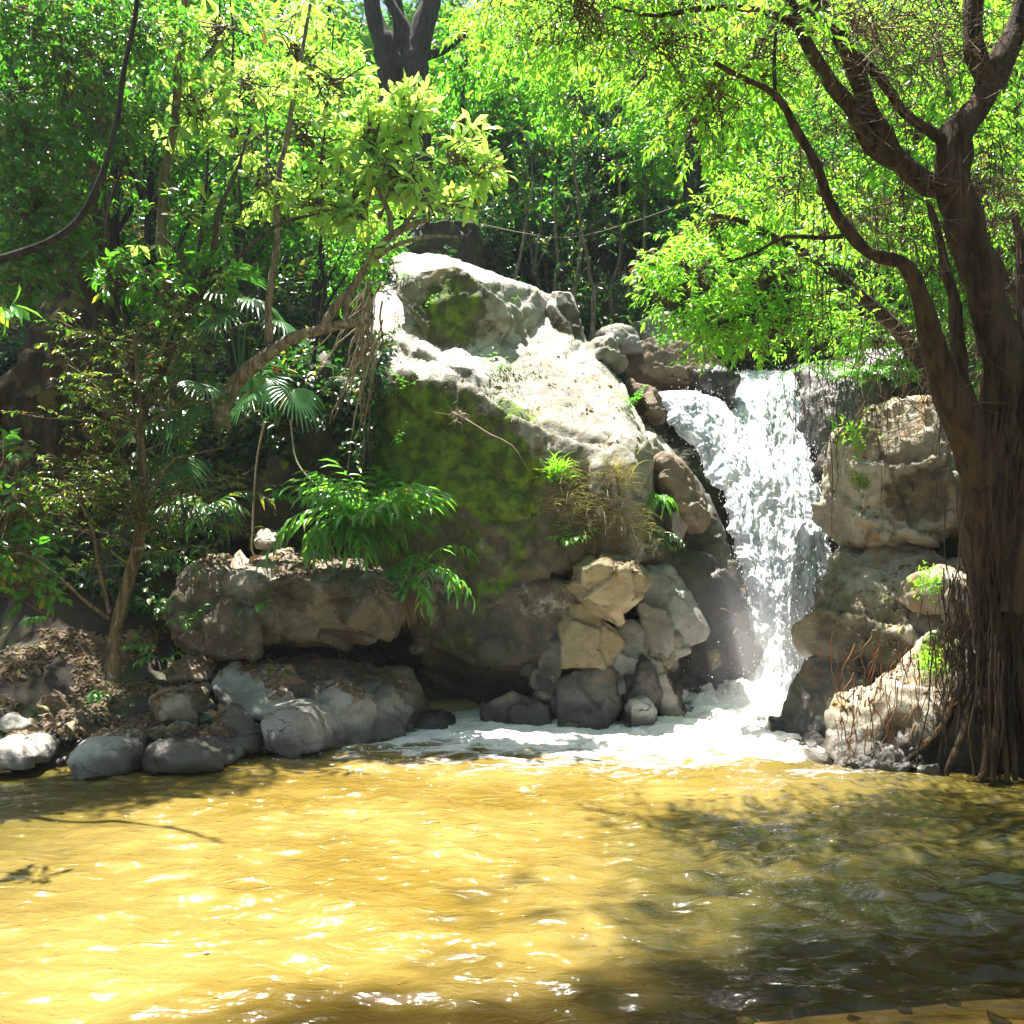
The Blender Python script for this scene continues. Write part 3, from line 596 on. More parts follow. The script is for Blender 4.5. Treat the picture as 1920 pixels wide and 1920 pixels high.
# earth wall behind the left ledges
rockmesh('earth_wall', [pts((380, 770, 10.2), (560, 740, 10.2), (720, 700, 10.1), (380, 1020, 9.9), (560, 1010, 9.9), (720, 1020, 9.7), (420, 760, 12), (740, 700, 12), (740, 1040, 12), (380, 1040, 12)),
            pts((-200, 640, 10.5), (200, 700, 10.4), (400, 790, 10.3), (-200, 1200, 9.6), (200, 1180, 9.6), (400, 1180, 9.6), (-200, 640, 13), (400, 740, 13), (400, 1180, 13), (-200, 1180, 13))],
         M['soil'], .06, 3, .14, .9, .04, 50, 'dark mossy earth wall behind the left bank trees', 'earth wall')
boulder([(760, 450, 14.2), (800, 440, 14.2), (870, 440, 14.2), (905, 450, 14.2), (910, 520, 14.1), (760, 530, 14.1)], 1.5, M['soil'], 'brown block standing behind the top of the outcrop', GB, seed=51, fr=.9)
for i, (px, py, Y, s) in enumerate([(1880, 1895, 3.2, .05), (1700, 1900, 3.25, .035), (1790, 1880, 3.3, .03), (1600, 1905, 3.2, .03), (1900, 1850, 3.4, .03), (1400, 1912, 3.18, .035), (1480, 1900, 3.2, .02), (1240, 1915, 3.12, .03)]):
    c = at(px, py, Y); gz = float(ground_z([c.x], [c.y])[0]); q = []
    for k in range(14):
        d = Vector(rng.normal(0, 1, 3)).normalized(); q.append(Vector((c.x + d.x * s * 1.2, c.y + d.y * s, max(gz, -.04) + .01 + d.z * s * .6)))
    rockmesh('pebble', [q], M['brownrock'], s / 5, 2, s * .05, 8, .001, 60 + i, 'small stone lying in the shallow sandy water near camera', 'pebble', 'pebbles in the shallow water')

SM = 'small angular stones wedged along the waterline'
for i in range(58):
    if i < 36: px = rng.uniform(20, 800); yw = np.interp(px, [0, 280, 480, 700, 830], [7.15, 7.2, 7.75, 8.55, 9.0]) + rng.normal(.05, .16)
    else: px = rng.uniform(1040, 1240) if i < 46 else rng.uniform(1470, 1840); yw = np.interp(px, [1040, 1240, 1440, 1560, 1850], [8.65, 9.0, 8.3, 7.1, 6.85]) + rng.normal(0, .1)
    s = rng.uniform(.04, .13); c = Vector(((px - 960) / F * yw, yw, max(.0, float(ground_z([(px - 960) / F * yw], [yw])[0]) + .3 * s)))
    q = [c + Vector((d_[0] * s * 1.3, d_[1] * s, d_[2] * s * .75)) for d_ in unit(rng.normal(0, 1, (16, 3)))]
    rockmesh('stone', [q], M[['boulder', 'ledge', 'right', 'wet'][i % 4] if i < 46 else 'right'], s / 7, 1, s * .12, 5, .004, 400 + i, 'small angular stone wedged between bigger rocks at the waterline', 'stone', SM, chop=6)

bvh = BVHTree.FromPolygons(np.concatenate(BV_V).tolist(), np.concatenate(BV_F).tolist())
def drop(x, y, top=9.0, ztop=None):
    h = bvh.ray_cast(Vector((x, y, top)), Vector((0, 0, -1)))
    return (h[0], h[1]) if h[0] is not None else (None, None)

# ------------------------------------------------------------------ pool water
xs = np.linspace(-8.8, 6.3, 560); ys = np.concatenate([np.linspace(2.2, 5.2, 190)[:-1], np.linspace(5.2, 11.2, 230)])
WX, WY = np.meshgrid(xs, ys)
def wave(x, y):
    dist = math.hypot(x - 2.5, y - 9.6)
    turb = math.exp(-(dist / 2.2) ** 2)
    p = Vector((x * 1.0, y * 1.9, 0))
    w = noise.noise_vector(p * .8) * .5
    a = noise.noise(Vector((x * 2.2 + w.x, y * 4.6 + w.y, 1.3)))
    b = noise.noise(Vector((x * 5.5 + w.y * 2, y * 11 + w.x, 4.1)))
    z = .027 * a + .019 * b * (1 + .6 * max(0, min(1, x * .5))) + .016 * math.sin(dist * 9 + 3 * w.x) * math.exp(-dist * .35)
    c = abs(noise.noise(Vector((x * 9, y * 10, 7.7))))
    z += .010 * noise.noise(Vector((x * 2.6 + 2 * w.x, y * 8.5 + 3 * w.y, 8.2)))
    z += max(0, min(1, x + .4)) * max(0, min(1, (6.2 - y) / 1.5)) * (.020 * noise.noise(Vector((x * 4 + 3 * w.y, y * 7 + 3 * w.x, 5.5))) + .008 * noise.noise(Vector((x * 9 + 3 * w.y, y * 15, 3.5))))
    return z + turb * (.08 * noise.fractal(Vector((x * 3, y * 3, 2)), .8, 2.2, 4) + .03 * c + .05)
WZ = np.vectorize(wave)(WX, WY)
g = Geo(); idx = np.arange(WX.size).reshape(WX.shape)
g.add(np.stack([WX, WY, WZ], -1).reshape(-1, 3), np.stack([idx[:-1, :-1], idx[:-1, 1:], idx[1:, 1:], idx[1:, :-1]], -1).reshape(-1, 4))
wm, n, l, p = newmat('murky river water'); P = pos(n)
f1 = ntex(n, l, P, .7, 4); f2 = ntex(n, l, P, 3.5, 6)
murk = mixc(n, l, smooth_(n, l, f1, .35, .65), (.145, .097, .015), (.235, .168, .046))
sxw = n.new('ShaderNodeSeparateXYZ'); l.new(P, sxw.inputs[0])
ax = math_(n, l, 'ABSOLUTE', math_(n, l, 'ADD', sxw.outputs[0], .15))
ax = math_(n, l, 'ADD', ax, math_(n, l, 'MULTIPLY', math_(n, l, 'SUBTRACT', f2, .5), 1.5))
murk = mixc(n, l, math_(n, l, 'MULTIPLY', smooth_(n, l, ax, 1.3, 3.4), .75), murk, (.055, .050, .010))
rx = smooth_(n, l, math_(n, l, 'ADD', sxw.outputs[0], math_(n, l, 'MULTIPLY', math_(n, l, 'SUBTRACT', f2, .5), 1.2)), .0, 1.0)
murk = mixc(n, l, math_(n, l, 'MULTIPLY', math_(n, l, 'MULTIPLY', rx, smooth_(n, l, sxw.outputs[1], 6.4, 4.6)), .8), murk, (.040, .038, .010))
# foam near the foot of the falls: streaky noise thresholded by distance
mp = n.new('ShaderNodeMapping'); mp.inputs['Scale'].default_value = (1.0, 2.6, 1); l.new(P, mp.inputs[0])
fn = ntex(n, l, mp.outputs[0], 2.6, 10, .72, .6)
dd = n.new('ShaderNodeVectorMath'); dd.operation = 'DISTANCE'; l.new(P, dd.inputs[0]); dd.inputs[1].default_value = (2.4, 9.7, 0)
m2 = n.new('ShaderNodeMapping'); m2.inputs['Scale'].default_value = (.55, 1, 1); m2.inputs['Location'].default_value = (1.08, 0, 0)
l.new(P, m2.inputs[0]); dd2 = n.new('ShaderNodeVectorMath'); dd2.operation = 'DISTANCE'; l.new(m2.outputs[0], dd2.inputs[0]); dd2.inputs[1].default_value = (1.9, 9.6, 0)
th = n.new('ShaderNodeMapRange'); l.new(dd2.outputs['Value'], th.inputs[0]); th.inputs[1].default_value = .6; th.inputs[2].default_value = 3.9; th.inputs[3].default_value = .10; th.inputs[4].default_value = .74
fm = smooth_(n, l, math_(n, l, 'SUBTRACT', fn, th.outputs[0]), -.05, .13)
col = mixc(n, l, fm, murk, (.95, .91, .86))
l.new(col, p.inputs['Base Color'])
rr = n.new('ShaderNodeMapRange'); l.new(fm, rr.inputs[0]); rr.inputs[3].default_value = .035; rr.inputs[4].default_value = .6; l.new(rr.outputs[0], p.inputs['Roughness'])
p.inputs['IOR'].default_value = 1.33; p.inputs['Specular IOR Level'].default_value = .9
mb = n.new('ShaderNodeMapping'); mb.inputs['Scale'].default_value = (1, 2, 1); l.new(P, mb.inputs[0])
b1 = bumpn(n, l, ntex(n, l, mb.outputs[0], 7, 3, .5, .8), .6, .04); b2 = bumpn(n, l, ntex(n, l, mb.outputs[0], 24, 3, .5, .5), .3, .012, b1)
b3 = bumpn(n, l, math_(n, l, 'MULTIPLY', fn, fm), .7, .1, b2)
cz = n.new('ShaderNodeCombineXYZ'); cz.inputs[2].default_value = 1
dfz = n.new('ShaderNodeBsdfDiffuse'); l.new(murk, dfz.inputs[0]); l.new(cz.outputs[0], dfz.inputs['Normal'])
glz = n.new('ShaderNodeBsdfGlossy'); glz.inputs['Roughness'].default_value = .04; l.new(b2, glz.inputs['Normal'])
frz = n.new('ShaderNodeFresnel'); frz.inputs[0].default_value = 1.85; l.new(b2, frz.inputs['Normal'])
mz = n.new('ShaderNodeMixShader'); l.new(frz.outputs[0], mz.inputs[0]); l.new(dfz.outputs[0], mz.inputs[1]); l.new(glz.outputs[0], mz.inputs[2])
mf_ = n.new('ShaderNodeMixShader'); l.new(fm, mf_.inputs[0]); l.new(mz.outputs[0], mf_.inputs[1]); l.new(p.outputs[0], mf_.inputs[2])
l.new(b3, p.inputs['Normal'])
# near the camera the water is a few centimetres deep: clear with a thin film of murk
sxx = n.new('ShaderNodeSeparateXYZ'); l.new(P, sxx.inputs[0])
yy = math_(n, l, 'SUBTRACT', sxx.outputs[1], math_(n, l, 'MULTIPLY', sxx.outputs[0], .28))
yy = math_(n, l, 'ADD', yy, math_(n, l, 'MULTIPLY', math_(n, l, 'SUBTRACT', f1, .5), 1.6))
sh = math_(n, l, 'MULTIPLY', smooth_(n, l, yy, 3.75, 3.1), .85)
tr = n.new('ShaderNodeBsdfTransparent'); tr.inputs[0].default_value = (.9, .8, .5, 1)
gls = n.new('ShaderNodeBsdfGlossy'); gls.inputs['Roughness'].default_value = .03; l.new(b2, gls.inputs['Normal'])
fr = n.new('ShaderNodeFresnel'); fr.inputs[0].default_value = 1.33; l.new(b2, fr.inputs['Normal'])
m1 = n.new('ShaderNodeMixShader'); l.new(fr.outputs[0], m1.inputs[0]); l.new(tr.outputs[0], m1.inputs[1]); l.new(gls.outputs[0], m1.inputs[2])
mxx = n.new('ShaderNodeMixShader'); l.new(sh, mxx.inputs[0]); l.new(mf_.outputs[0], mxx.inputs[1]); l.new(m1.outputs[0], mxx.inputs[2])
l.new(mxx.outputs[0], n['Material Output'].inputs[0])
tag(g.build('pool_water', wm), kind='structure')

n_ = 90; fx = rng.uniform(-3, 3.5, n_); fy = rng.uniform(3.3, 7, n_); ok_ = (pool_sd(fx, fy) < -.1); fx = fx[ok_]; fy = fy[ok_]
fz = np.array([wave(a, b) for a, b in zip(fx, fy)]) + .003; g = Geo(); s_ = rng.uniform(.008, .03, len(fx))
leaves(g, np.stack([fx, fy, fz], 1), np.stack([rng.normal(0, 1, len(fx)), rng.normal(0, 1, len(fx)), fx * 0], 1), np.tile([0, 0, 1.0], (len(fx), 1)) + rng.normal(0, .1, (len(fx), 3)), s_, s_ * .5, T_LANCE)
tag(g.build('floating_debris', M['dry']), 'tiny dead leaves and specks floating on the pool', 'debris', kind='stuff')

# ------------------------------------------------------------------ waterfall
wfm, n, l, p = newmat('falling white water'); P = pos(n)
uv = n.new('ShaderNodeUVMap'); mpp = n.new('ShaderNodeMapping'); mpp.inputs['Scale'].default_value = (1.25, .42, 1)
l.new(uv.outputs[0], mpp.inputs[0])
a1 = ntex(n, l, mpp.outputs[0], 16, 8, .75, .8); a2 = ntex(n, l, mpp.outputs[0], 3.2, 4)
a3 = math_(n, l, 'ADD', a1, math_(n, l, 'MULTIPLY', math_(n, l, 'SUBTRACT', a2, .5), .35))
gf = n.new('ShaderNodeSeparateXYZ'); l.new(P, gf.inputs[0])
bot = smooth_(n, l, gf.outputs[2], 1.4, .2)
a4 = math_(n, l, 'ADD', a3, math_(n, l, 'MULTIPLY', bot, .3))
wh = smooth_(n, l, a4, .36, .60)
l.new(mixc(n, l, wh, (.36, .42, .49), (.86, .89, .92)), p.inputs['Base Color'])
p.inputs['Roughness'].default_value = .55; p.inputs['Specular IOR Level'].default_value = .3
l.new(bumpn(n, l, a1, .6, .05), p.inputs['Normal'])
tl = n.new('ShaderNodeBsdfTranslucent'); tl.inputs[0].default_value = (.8, .85, .9, 1)
mx = n.new('ShaderNodeMixShader'); mx.inputs[0].default_value = .3
l.new(p.outputs[0], mx.inputs[1]); l.new(tl.outputs[0], mx.inputs[2]); l.new(mx.outputs[0], n['Material Output'].inputs[0])

def fall_sheet(rows, nu, nv, bulge, seed):
    """rows: (left px, right px, py, Y) from lip to foot"""
    rows = np.array(rows, float); t0 = np.linspace(0, 1, len(rows)); tv = np.linspace(0, 1, nv)
    L = np.interp(tv, t0, rows[:, 0]); Rr = np.interp(tv, t0, rows[:, 1]); PY = np.interp(tv, t0, rows[:, 2]); YY = np.interp(tv, t0, rows[:, 3])
    k = np.ones(9) / 9
    for A in (L, Rr, PY, YY):
        pad = np.pad(A, 4, mode='edge'); A[:] = np.convolve(pad, k, 'valid')
    V = np.zeros((nv, nu, 3)); UV = np.zeros((nv, nu, 2))
    for j in range(nv):
        for i in range(nu):
            u = i / (nu - 1); s = tv[j]
            px = L[j] + (Rr[j] - L[j]) * u
            q = at(px, PY[j], YY[j])
            e = math.sin(math.pi * u) ** .6
            d = bulge * e
            w = noise.noise_vector(Vector((u * 4, s * 6, seed))) * .4
            t = noise.fractal(Vector((q.x * 3.2 + w.x, q.z * 1.7 + w.y, seed)), .6, 2.2, 5) * .10 + abs(noise.noise(Vector((q.x * 9, q.z * 2.4, seed + 3)))) * .06
            t += .022 * noise.fractal(Vector((q.x * 22, q.z * 6, seed + 5)), .7, 2.2, 3)
            ed = noise.fractal(Vector((q.z * 3.5, seed, (0 if u < .5 else 9))), .7, 2.2, 4) * .10 * (abs(u - .5) * 2) ** 3
            q.y -= d + t * min(1, s * 6 + .15); q.x += ed; q.z += .3 * t * (1 if s > .03 else 0)
            V[j, i] = q; UV[j, i] = (px / 300, PY[j] / 300)
    return V, UV
def fall_obj(g, V):
    nv, nu = V.shape[:2]; idx = np.arange(nv * nu).reshape(nv, nu)
    g.add(V.reshape(-1, 3), np.stack([idx[:-1, :-1], idx[1:, :-1], idx[1:, 1:], idx[:-1, 1:]], -1).reshape(-1, 4))
V1, U1 = fall_sheet([(1372, 1500, 700, 14.0), (1374, 1500, 706, 13.3), (1378, 1498, 740, 12.7), (1372, 1505, 800, 12.25), (1372, 1522, 860, 11.8), (1378, 1556, 930, 11.4), (1386, 1566, 990, 11.1), (1396, 1550, 1060, 10.85),
                      (1406, 1522, 1120, 10.5), (1412, 1512, 1180, 10.35), (1424, 1505, 1250, 10.2), (1380, 1480, 1330, 9.9)], 150, 330, .22, 1.5)
V2, U2 = fall_sheet([(1215, 1320, 738, 12.6), (1228, 1340, 748, 12.1), (1262, 1400, 800, 11.75), (1306, 1430, 850, 11.45), (1338, 1470, 900, 11.15), (1358, 1500, 960, 10.9), (1374, 1500, 1020, 10.6), (1388, 1490, 1080, 10.45),
                      (1400, 1490, 1160, 10.3), (1420, 1490, 1250, 10.1), (1392, 1470, 1330, 9.8)], 120, 300, .25, 6.5)
g = Geo(); fall_obj(g, V1); fall_obj(g, V2)
wf_o = at(1440, 1330, 10.2); wf_o.z = 0
wf = empty('waterfall', wf_o, 'white waterfall plunging between the outcrop and right boulders', 'waterfall')
sheet = g.build('water_sheet', wfm, wf, origin=wf_o)
uvl = sheet.data.uv_layers.new(name='UVMap'); UU = np.concatenate([U1.reshape(-1, 2), U2.reshape(-1, 2)])
li = np.zeros(len(sheet.data.loops), int); sheet.data.loops.foreach_get('vertex_index', li); uvl.data.foreach_set('uv', UU[li].ravel())
# spray: droplets and shreds thrown off the sheet and at the foot
foam_m = plain_mat('foam and spray', (.88, .87, .84), (.95, .93, .90), .4, 10, 0)
g = Geo()
ico = bmesh.new(); bmesh.ops.create_icosphere(ico, subdivisions=1, radius=1); IV = np.array([v.co[:] for v in ico.verts]); IF = np.array([[v.index for v in f.verts] for f in ico.faces]); ico.free()
def drops(g, P, S):
    n = len(P); V = P[:, None] + IV[None] * S[:, None, :]
    g.add(V.reshape(-1, 3), (np.arange(n)[:, None, None] * len(IV) + IF[None]).reshape(-1, 3))
for V, n_ in ((V1, 2600), (V2, 1500)):
    j = rng.integers(8, V.shape[0], n_); i = rng.integers(0, V.shape[1], n_)
    edge = rng.uniform(0, 1, n_) < .35; i = np.where(edge, rng.choice([0, 1, 2, V.shape[1] - 3, V.shape[1] - 1], n_), i)
    P = V[j, i] + np.stack([rng.normal(0, .05, n_), -rng.exponential(.10, n_), rng.normal(0, .05, n_)], 1)
    r = rng.uniform(.002, .0065, n_); drops(g, P, np.stack([r, r, r * rng.uniform(1, 3.2, n_)], 1))
n_ = 1600
P = np.stack([rng.normal(2.6, .55, n_), rng.normal(9.75, .3, n_), rng.exponential(.22, n_)], 1); r = rng.uniform(.002, .007, n_)
drops(g, P, np.stack([r, r, r], 1))
tag(g.build('water_spray', foam_m), 'white droplets thrown up around the waterfall', 'spray', kind='stuff')
n_ = 5200
fx = rng.normal(0, 1, n_); fy = rng.normal(0, 1, n_)
xx = 1.2 + fx * 1.7; yy_ = 8.75 + fy * .75 + .12 * xx; ok_ = pool_sd(xx, yy_) < -.03; xx = xx[ok_]; yy_ = yy_[ok_]
keep = np.array([noise.fractal(Vector((a * 1.5, b * 3.5, 4)), .8, 2.1, 4) > -.05 for a, b in zip(xx, yy_)]); xx = xx[keep]; yy_ = yy_[keep]
zz = np.array([wave(a, b) for a, b in zip(xx, yy_)]); g2 = Geo(); r = rng.uniform(.003, .012, len(xx))
drops(g2, np.stack([xx, yy_, zz + .001], 1), np.stack([r * rng.uniform(1, 2.2, len(xx)), r, r * .5], 1))
tag(g2.build('foam_bubbles', foam_m), 'white bubbles and froth drifting away from the foot of the falls', 'foam', kind='stuff')
# churning foam mound where the fall lands
g = Geo()
nn = 130; A = np.linspace(0, 2 * math.pi, nn, endpoint=False); RR_ = np.linspace(0, 1, 50)
VV = np.zeros((50, nn, 3))
for a_, rr_ in enumerate(RR_):
    for b_, an in enumerate(A):
        x = 2.35 + math.cos(an) * rr_ * 1.15; y = 9.75 + math.sin(an) * rr_ * .7
        h = (1 - rr_ ** 2) * .26 * (1 + .3 * math.cos(an)) - .03
        h += (.16 * abs(noise.fractal(Vector((x * 3.5, y * 3.5, 9)), .7, 2.2, 5)) + .04 * noise.noise(Vector((x * 13, y * 13, 2)))) * (1.1 - rr_)
        VV[a_, b_] = (x, y, h)
ii = np.arange(50 * nn).reshape(50, nn)
g.add(VV.reshape(-1, 3), np.stack([ii[:-1], np.roll(ii[:-1], -1, 1), np.roll(ii[1:], -1, 1), ii[1:]], -1).reshape(-1, 4))
tag(g.build('foam', foam_m), 'heap of boiling white foam at the foot of the waterfall', 'foam', kind='stuff')
# drifting mist by the foot
mm = bpy.data.materials.new('mist'); mm.use_nodes = True; n = mm.node_tree.nodes; l = mm.node_tree.links; n.remove(n['Principled BSDF'])
for k, (c, r, den) in enumerate([((2.5, 9.5, .5), (k_ * 1.0, k_ * .55, k_ * .95), dn_) for k_, dn_ in ((1.4, .03), (1.15, .06), (.9, .10), (.65, .18), (.42, .3))]):
    m_ = bpy.data.materials.new('mist'); m_.use_nodes = True; n = m_.node_tree.nodes; l = m_.node_tree.links; n.remove(n['Principled BSDF'])
    v = n.new('ShaderNodeVolumePrincipled'); v.inputs['Density'].default_value = den; v.inputs['Color'].default_value = (.98, .98, .99, 1); v.inputs['Anisotropy'].default_value = .3
    l.new(v.outputs[0], n['Material Output'].inputs['Volume'])
    bm = bmesh.new(); bmesh.ops.create_icosphere(bm, subdivisions=4, radius=1)
    me = bpy.data.meshes.new('mist')
    for q in bm.verts:
        q.co *= 1 + .18 * noise.noise(q.co * 1.7 + Vector((k, 0, 0)))
        q.co = Vector((q.co.x * r[0], q.co.y * r[1], q.co.z * r[2]))
    bm.to_mesh(me); bm.free(); me.materials.append(m_)
    o = bpy.data.objects.new('mist', me); o.location = c; COL.objects.link(o)
    tag(o, 'thin white mist drifting around the foot of the waterfall', 'mist', 'mist at the falls', 'stuff')

hz = bpy.data.materials.new('haze'); hz.use_nodes = True; n = hz.node_tree.nodes; l = hz.node_tree.links; n.remove(n['Principled BSDF'])
v = n.new('ShaderNodeVolumePrincipled'); v.inputs['Density'].default_value = .0007; v.inputs['Color'].default_value = (.86, .93, 1.0, 1); v.inputs['Anisotropy'].default_value = .2
l.new(v.outputs[0], n['Material Output'].inputs['Volume'])
g = Geo(); c8 = [(x, y, z) for x in (-72, 72) for y in (-27, 97) for z in (-3, 75)]
g.add(c8, [[0, 1, 3, 2], [4, 6, 7, 5], [0, 4, 5, 1], [2, 3, 7, 6], [0, 2, 6, 4], [1, 5, 7, 3]])
tag(g.build('haze', hz, smooth=False), 'thin bluish haze in the gorge air', 'haze', kind='stuff')

# ------------------------------------------------------------------ trees
def tree(name, label, cat, limbs, bark, crown=None, group=None, sides=9, knob=.18, wob=.02, seed=0, extra_parts=None):
    base = limbs[0][0][0].copy()
    root = empty(name, base, label, cat, group)
    g = Geo()
    for i, lm in enumerate(limbs): tube(g, lm, sides if i == 0 else max(5, sides - 2), .07 if i == 0 else .09, knob, wob, seed + i * 7)
    tg = crown(root, base, g) if crown else None
    g.build('trunk', M[bark] if isinstance(bark, str) else bark, root, origin=base)
    return root
def L(*a):
    """limb from (px,py,Y,radius)"""
    return [(at(x, y, Y), r) for x, y, Y, r in a]
def P3(c, r, Y=None): return c
def clump(px, py, Y, rx, ry, n, depth=None):
    s = Y / F; return (at(px, py, Y), rx * s, (depth if depth else (rx + ry) * .5 * s), ry * s, max(3, int(n * .62)))
def crown_fn(clumps, k, stem, Ll, W, tm, mat, splay=1.0, droop=.3, thr=-.15, freq=1.1, shell=.45, twig_every=3, twig_r=.006, up=1.0, jit=.35, down=0.0):
    def fn(root, base, tg):
        P, D, Hb = blob_points(clumps, thr, freq, shell)
        if down: D = unit(D + np.array([0, 0, -down]))
        g = Geo(); sprigs(g, P, D, k, stem, Ll, W, tm, splay, droop, True, jit, up)
        g.build('crown', M[mat], root, origin=base)
        s = slice(None, None, twig_every)
        if twig_every:
            mid = P[s] * .45 + Hb[s] * .55 + rng.normal(0, .08, P[s].shape)
            t = Geo(); twigs(t, P[s] + D[s] * stem * .9, mid, twig_r * .4, twig_r * .9, .03); twigs(t, mid, Hb[s] + rng.normal(0, .06, P[s].shape), twig_r * .9, twig_r * 1.6, .05)
            t.build('twigs', M['twig'], root, origin=base)
    return fn

# --- right foreground tree
rt = L((1940, 1470, 6.9, .32), (1925, 1330, 6.9, .28), (1895, 1150, 6.9, .25), (1860, 980, 6.9, .24), (1868, 860, 6.9, .20), (1882, 760, 6.9, .15), (1872, 640, 6.9, .14), (1840, 510, 6.9, .14), (1805, 400, 6.9, .135), (1788, 320, 6.9, .13), (1792, 255, 6.9, .12),
       (1835, 205, 6.9, .10), (1868, 140, 6.9, .10), (1900, 60, 6.9, .085), (1930, -40, 6.9, .08), (1960, -160, 6.9, .06))
limbs = [rt,
  L((1855, 160, 6.9, .08), (1828, 110, 6.9, .075), (1822, 40, 6.9, .07), (1830, -60, 6.9, .06), (1800, -200, 6.8, .04)),
  L((1785, 360, 6.9, .10), (1745, 345, 6.85, .085), (1690, 300, 6.8, .075), (1640, 230, 6.7, .07), (1605, 140, 6.7, .06), (1565, 60, 6.6, .055), (1520, -40, 6.5, .045), (1460, -150, 6.4, .03)),
  L((1700, 310, 6.8, .07), (1635, 275, 6.7, .06), (1590, 200, 6.6, .055), (1550, 140, 6.6, .05), (1510, 70, 6.5, .045), (1480, 0, 6.5, .04), (1440, -100, 6.4, .03)),
  L((1775, 275, 6.9, .05), (1740, 240, 6.85, .04), (1690, 205, 6.8, .038), (1655, 150, 6.75, .035), (1600, 90, 6.7, .03), (1550, 45, 6.7, .025), (1500, 10, 6.6, .02)),
  L((1850, 900, 6.85, .17), (1810, 820, 6.8, .14), (1780, 740, 6.75, .11), (1748, 650, 6.7, .085), (1715, 530, 6.6, .06), (1690, 495, 6.6, .05), (1630, 475, 6.5, .045), (1590, 430, 6.5, .04), (1555, 375, 6.45, .035), (1525, 310, 6.4, .032),
    (1490, 240, 6.4, .03), (1455, 185, 6.3, .026), (1400, 150, 6.3, .02), (1340, 115, 6.2, .014)),
  L((1830, 830, 6.8, .10), (1800, 720, 6.9, .08), (1790, 600, 7.0, .05), (1770, 480, 7.1, .035), (1740, 380, 7.2, .02)),
  L((1580, 440, 6.5, .02), (1530, 446, 6.4, .016), (1475, 445, 6.4, .014), (1420, 470, 6.3, .01), (1360, 492, 6.3, .006)),
  L((1520, 60, 6.5, .035), (1460, 25, 6.4, .028), (1390, 18, 6.3, .024), (1300, 20, 6.3, .02), (1230, 28, 6.2, .014), (1150, 15, 6.2, .008)),
  L((1450, 190, 6.3, .016), (1452, 130, 6.3, .012), (1460, 60, 6.3, .01)),
  L((1900, 1150, 6.6, .10), (1930, 1000, 6.6, .12), (1940, 850, 6.7, .10), (1930, 700, 6.8, .06), (1915, 560, 6.9, .04), (1905, 400, 7.0, .03)),
]
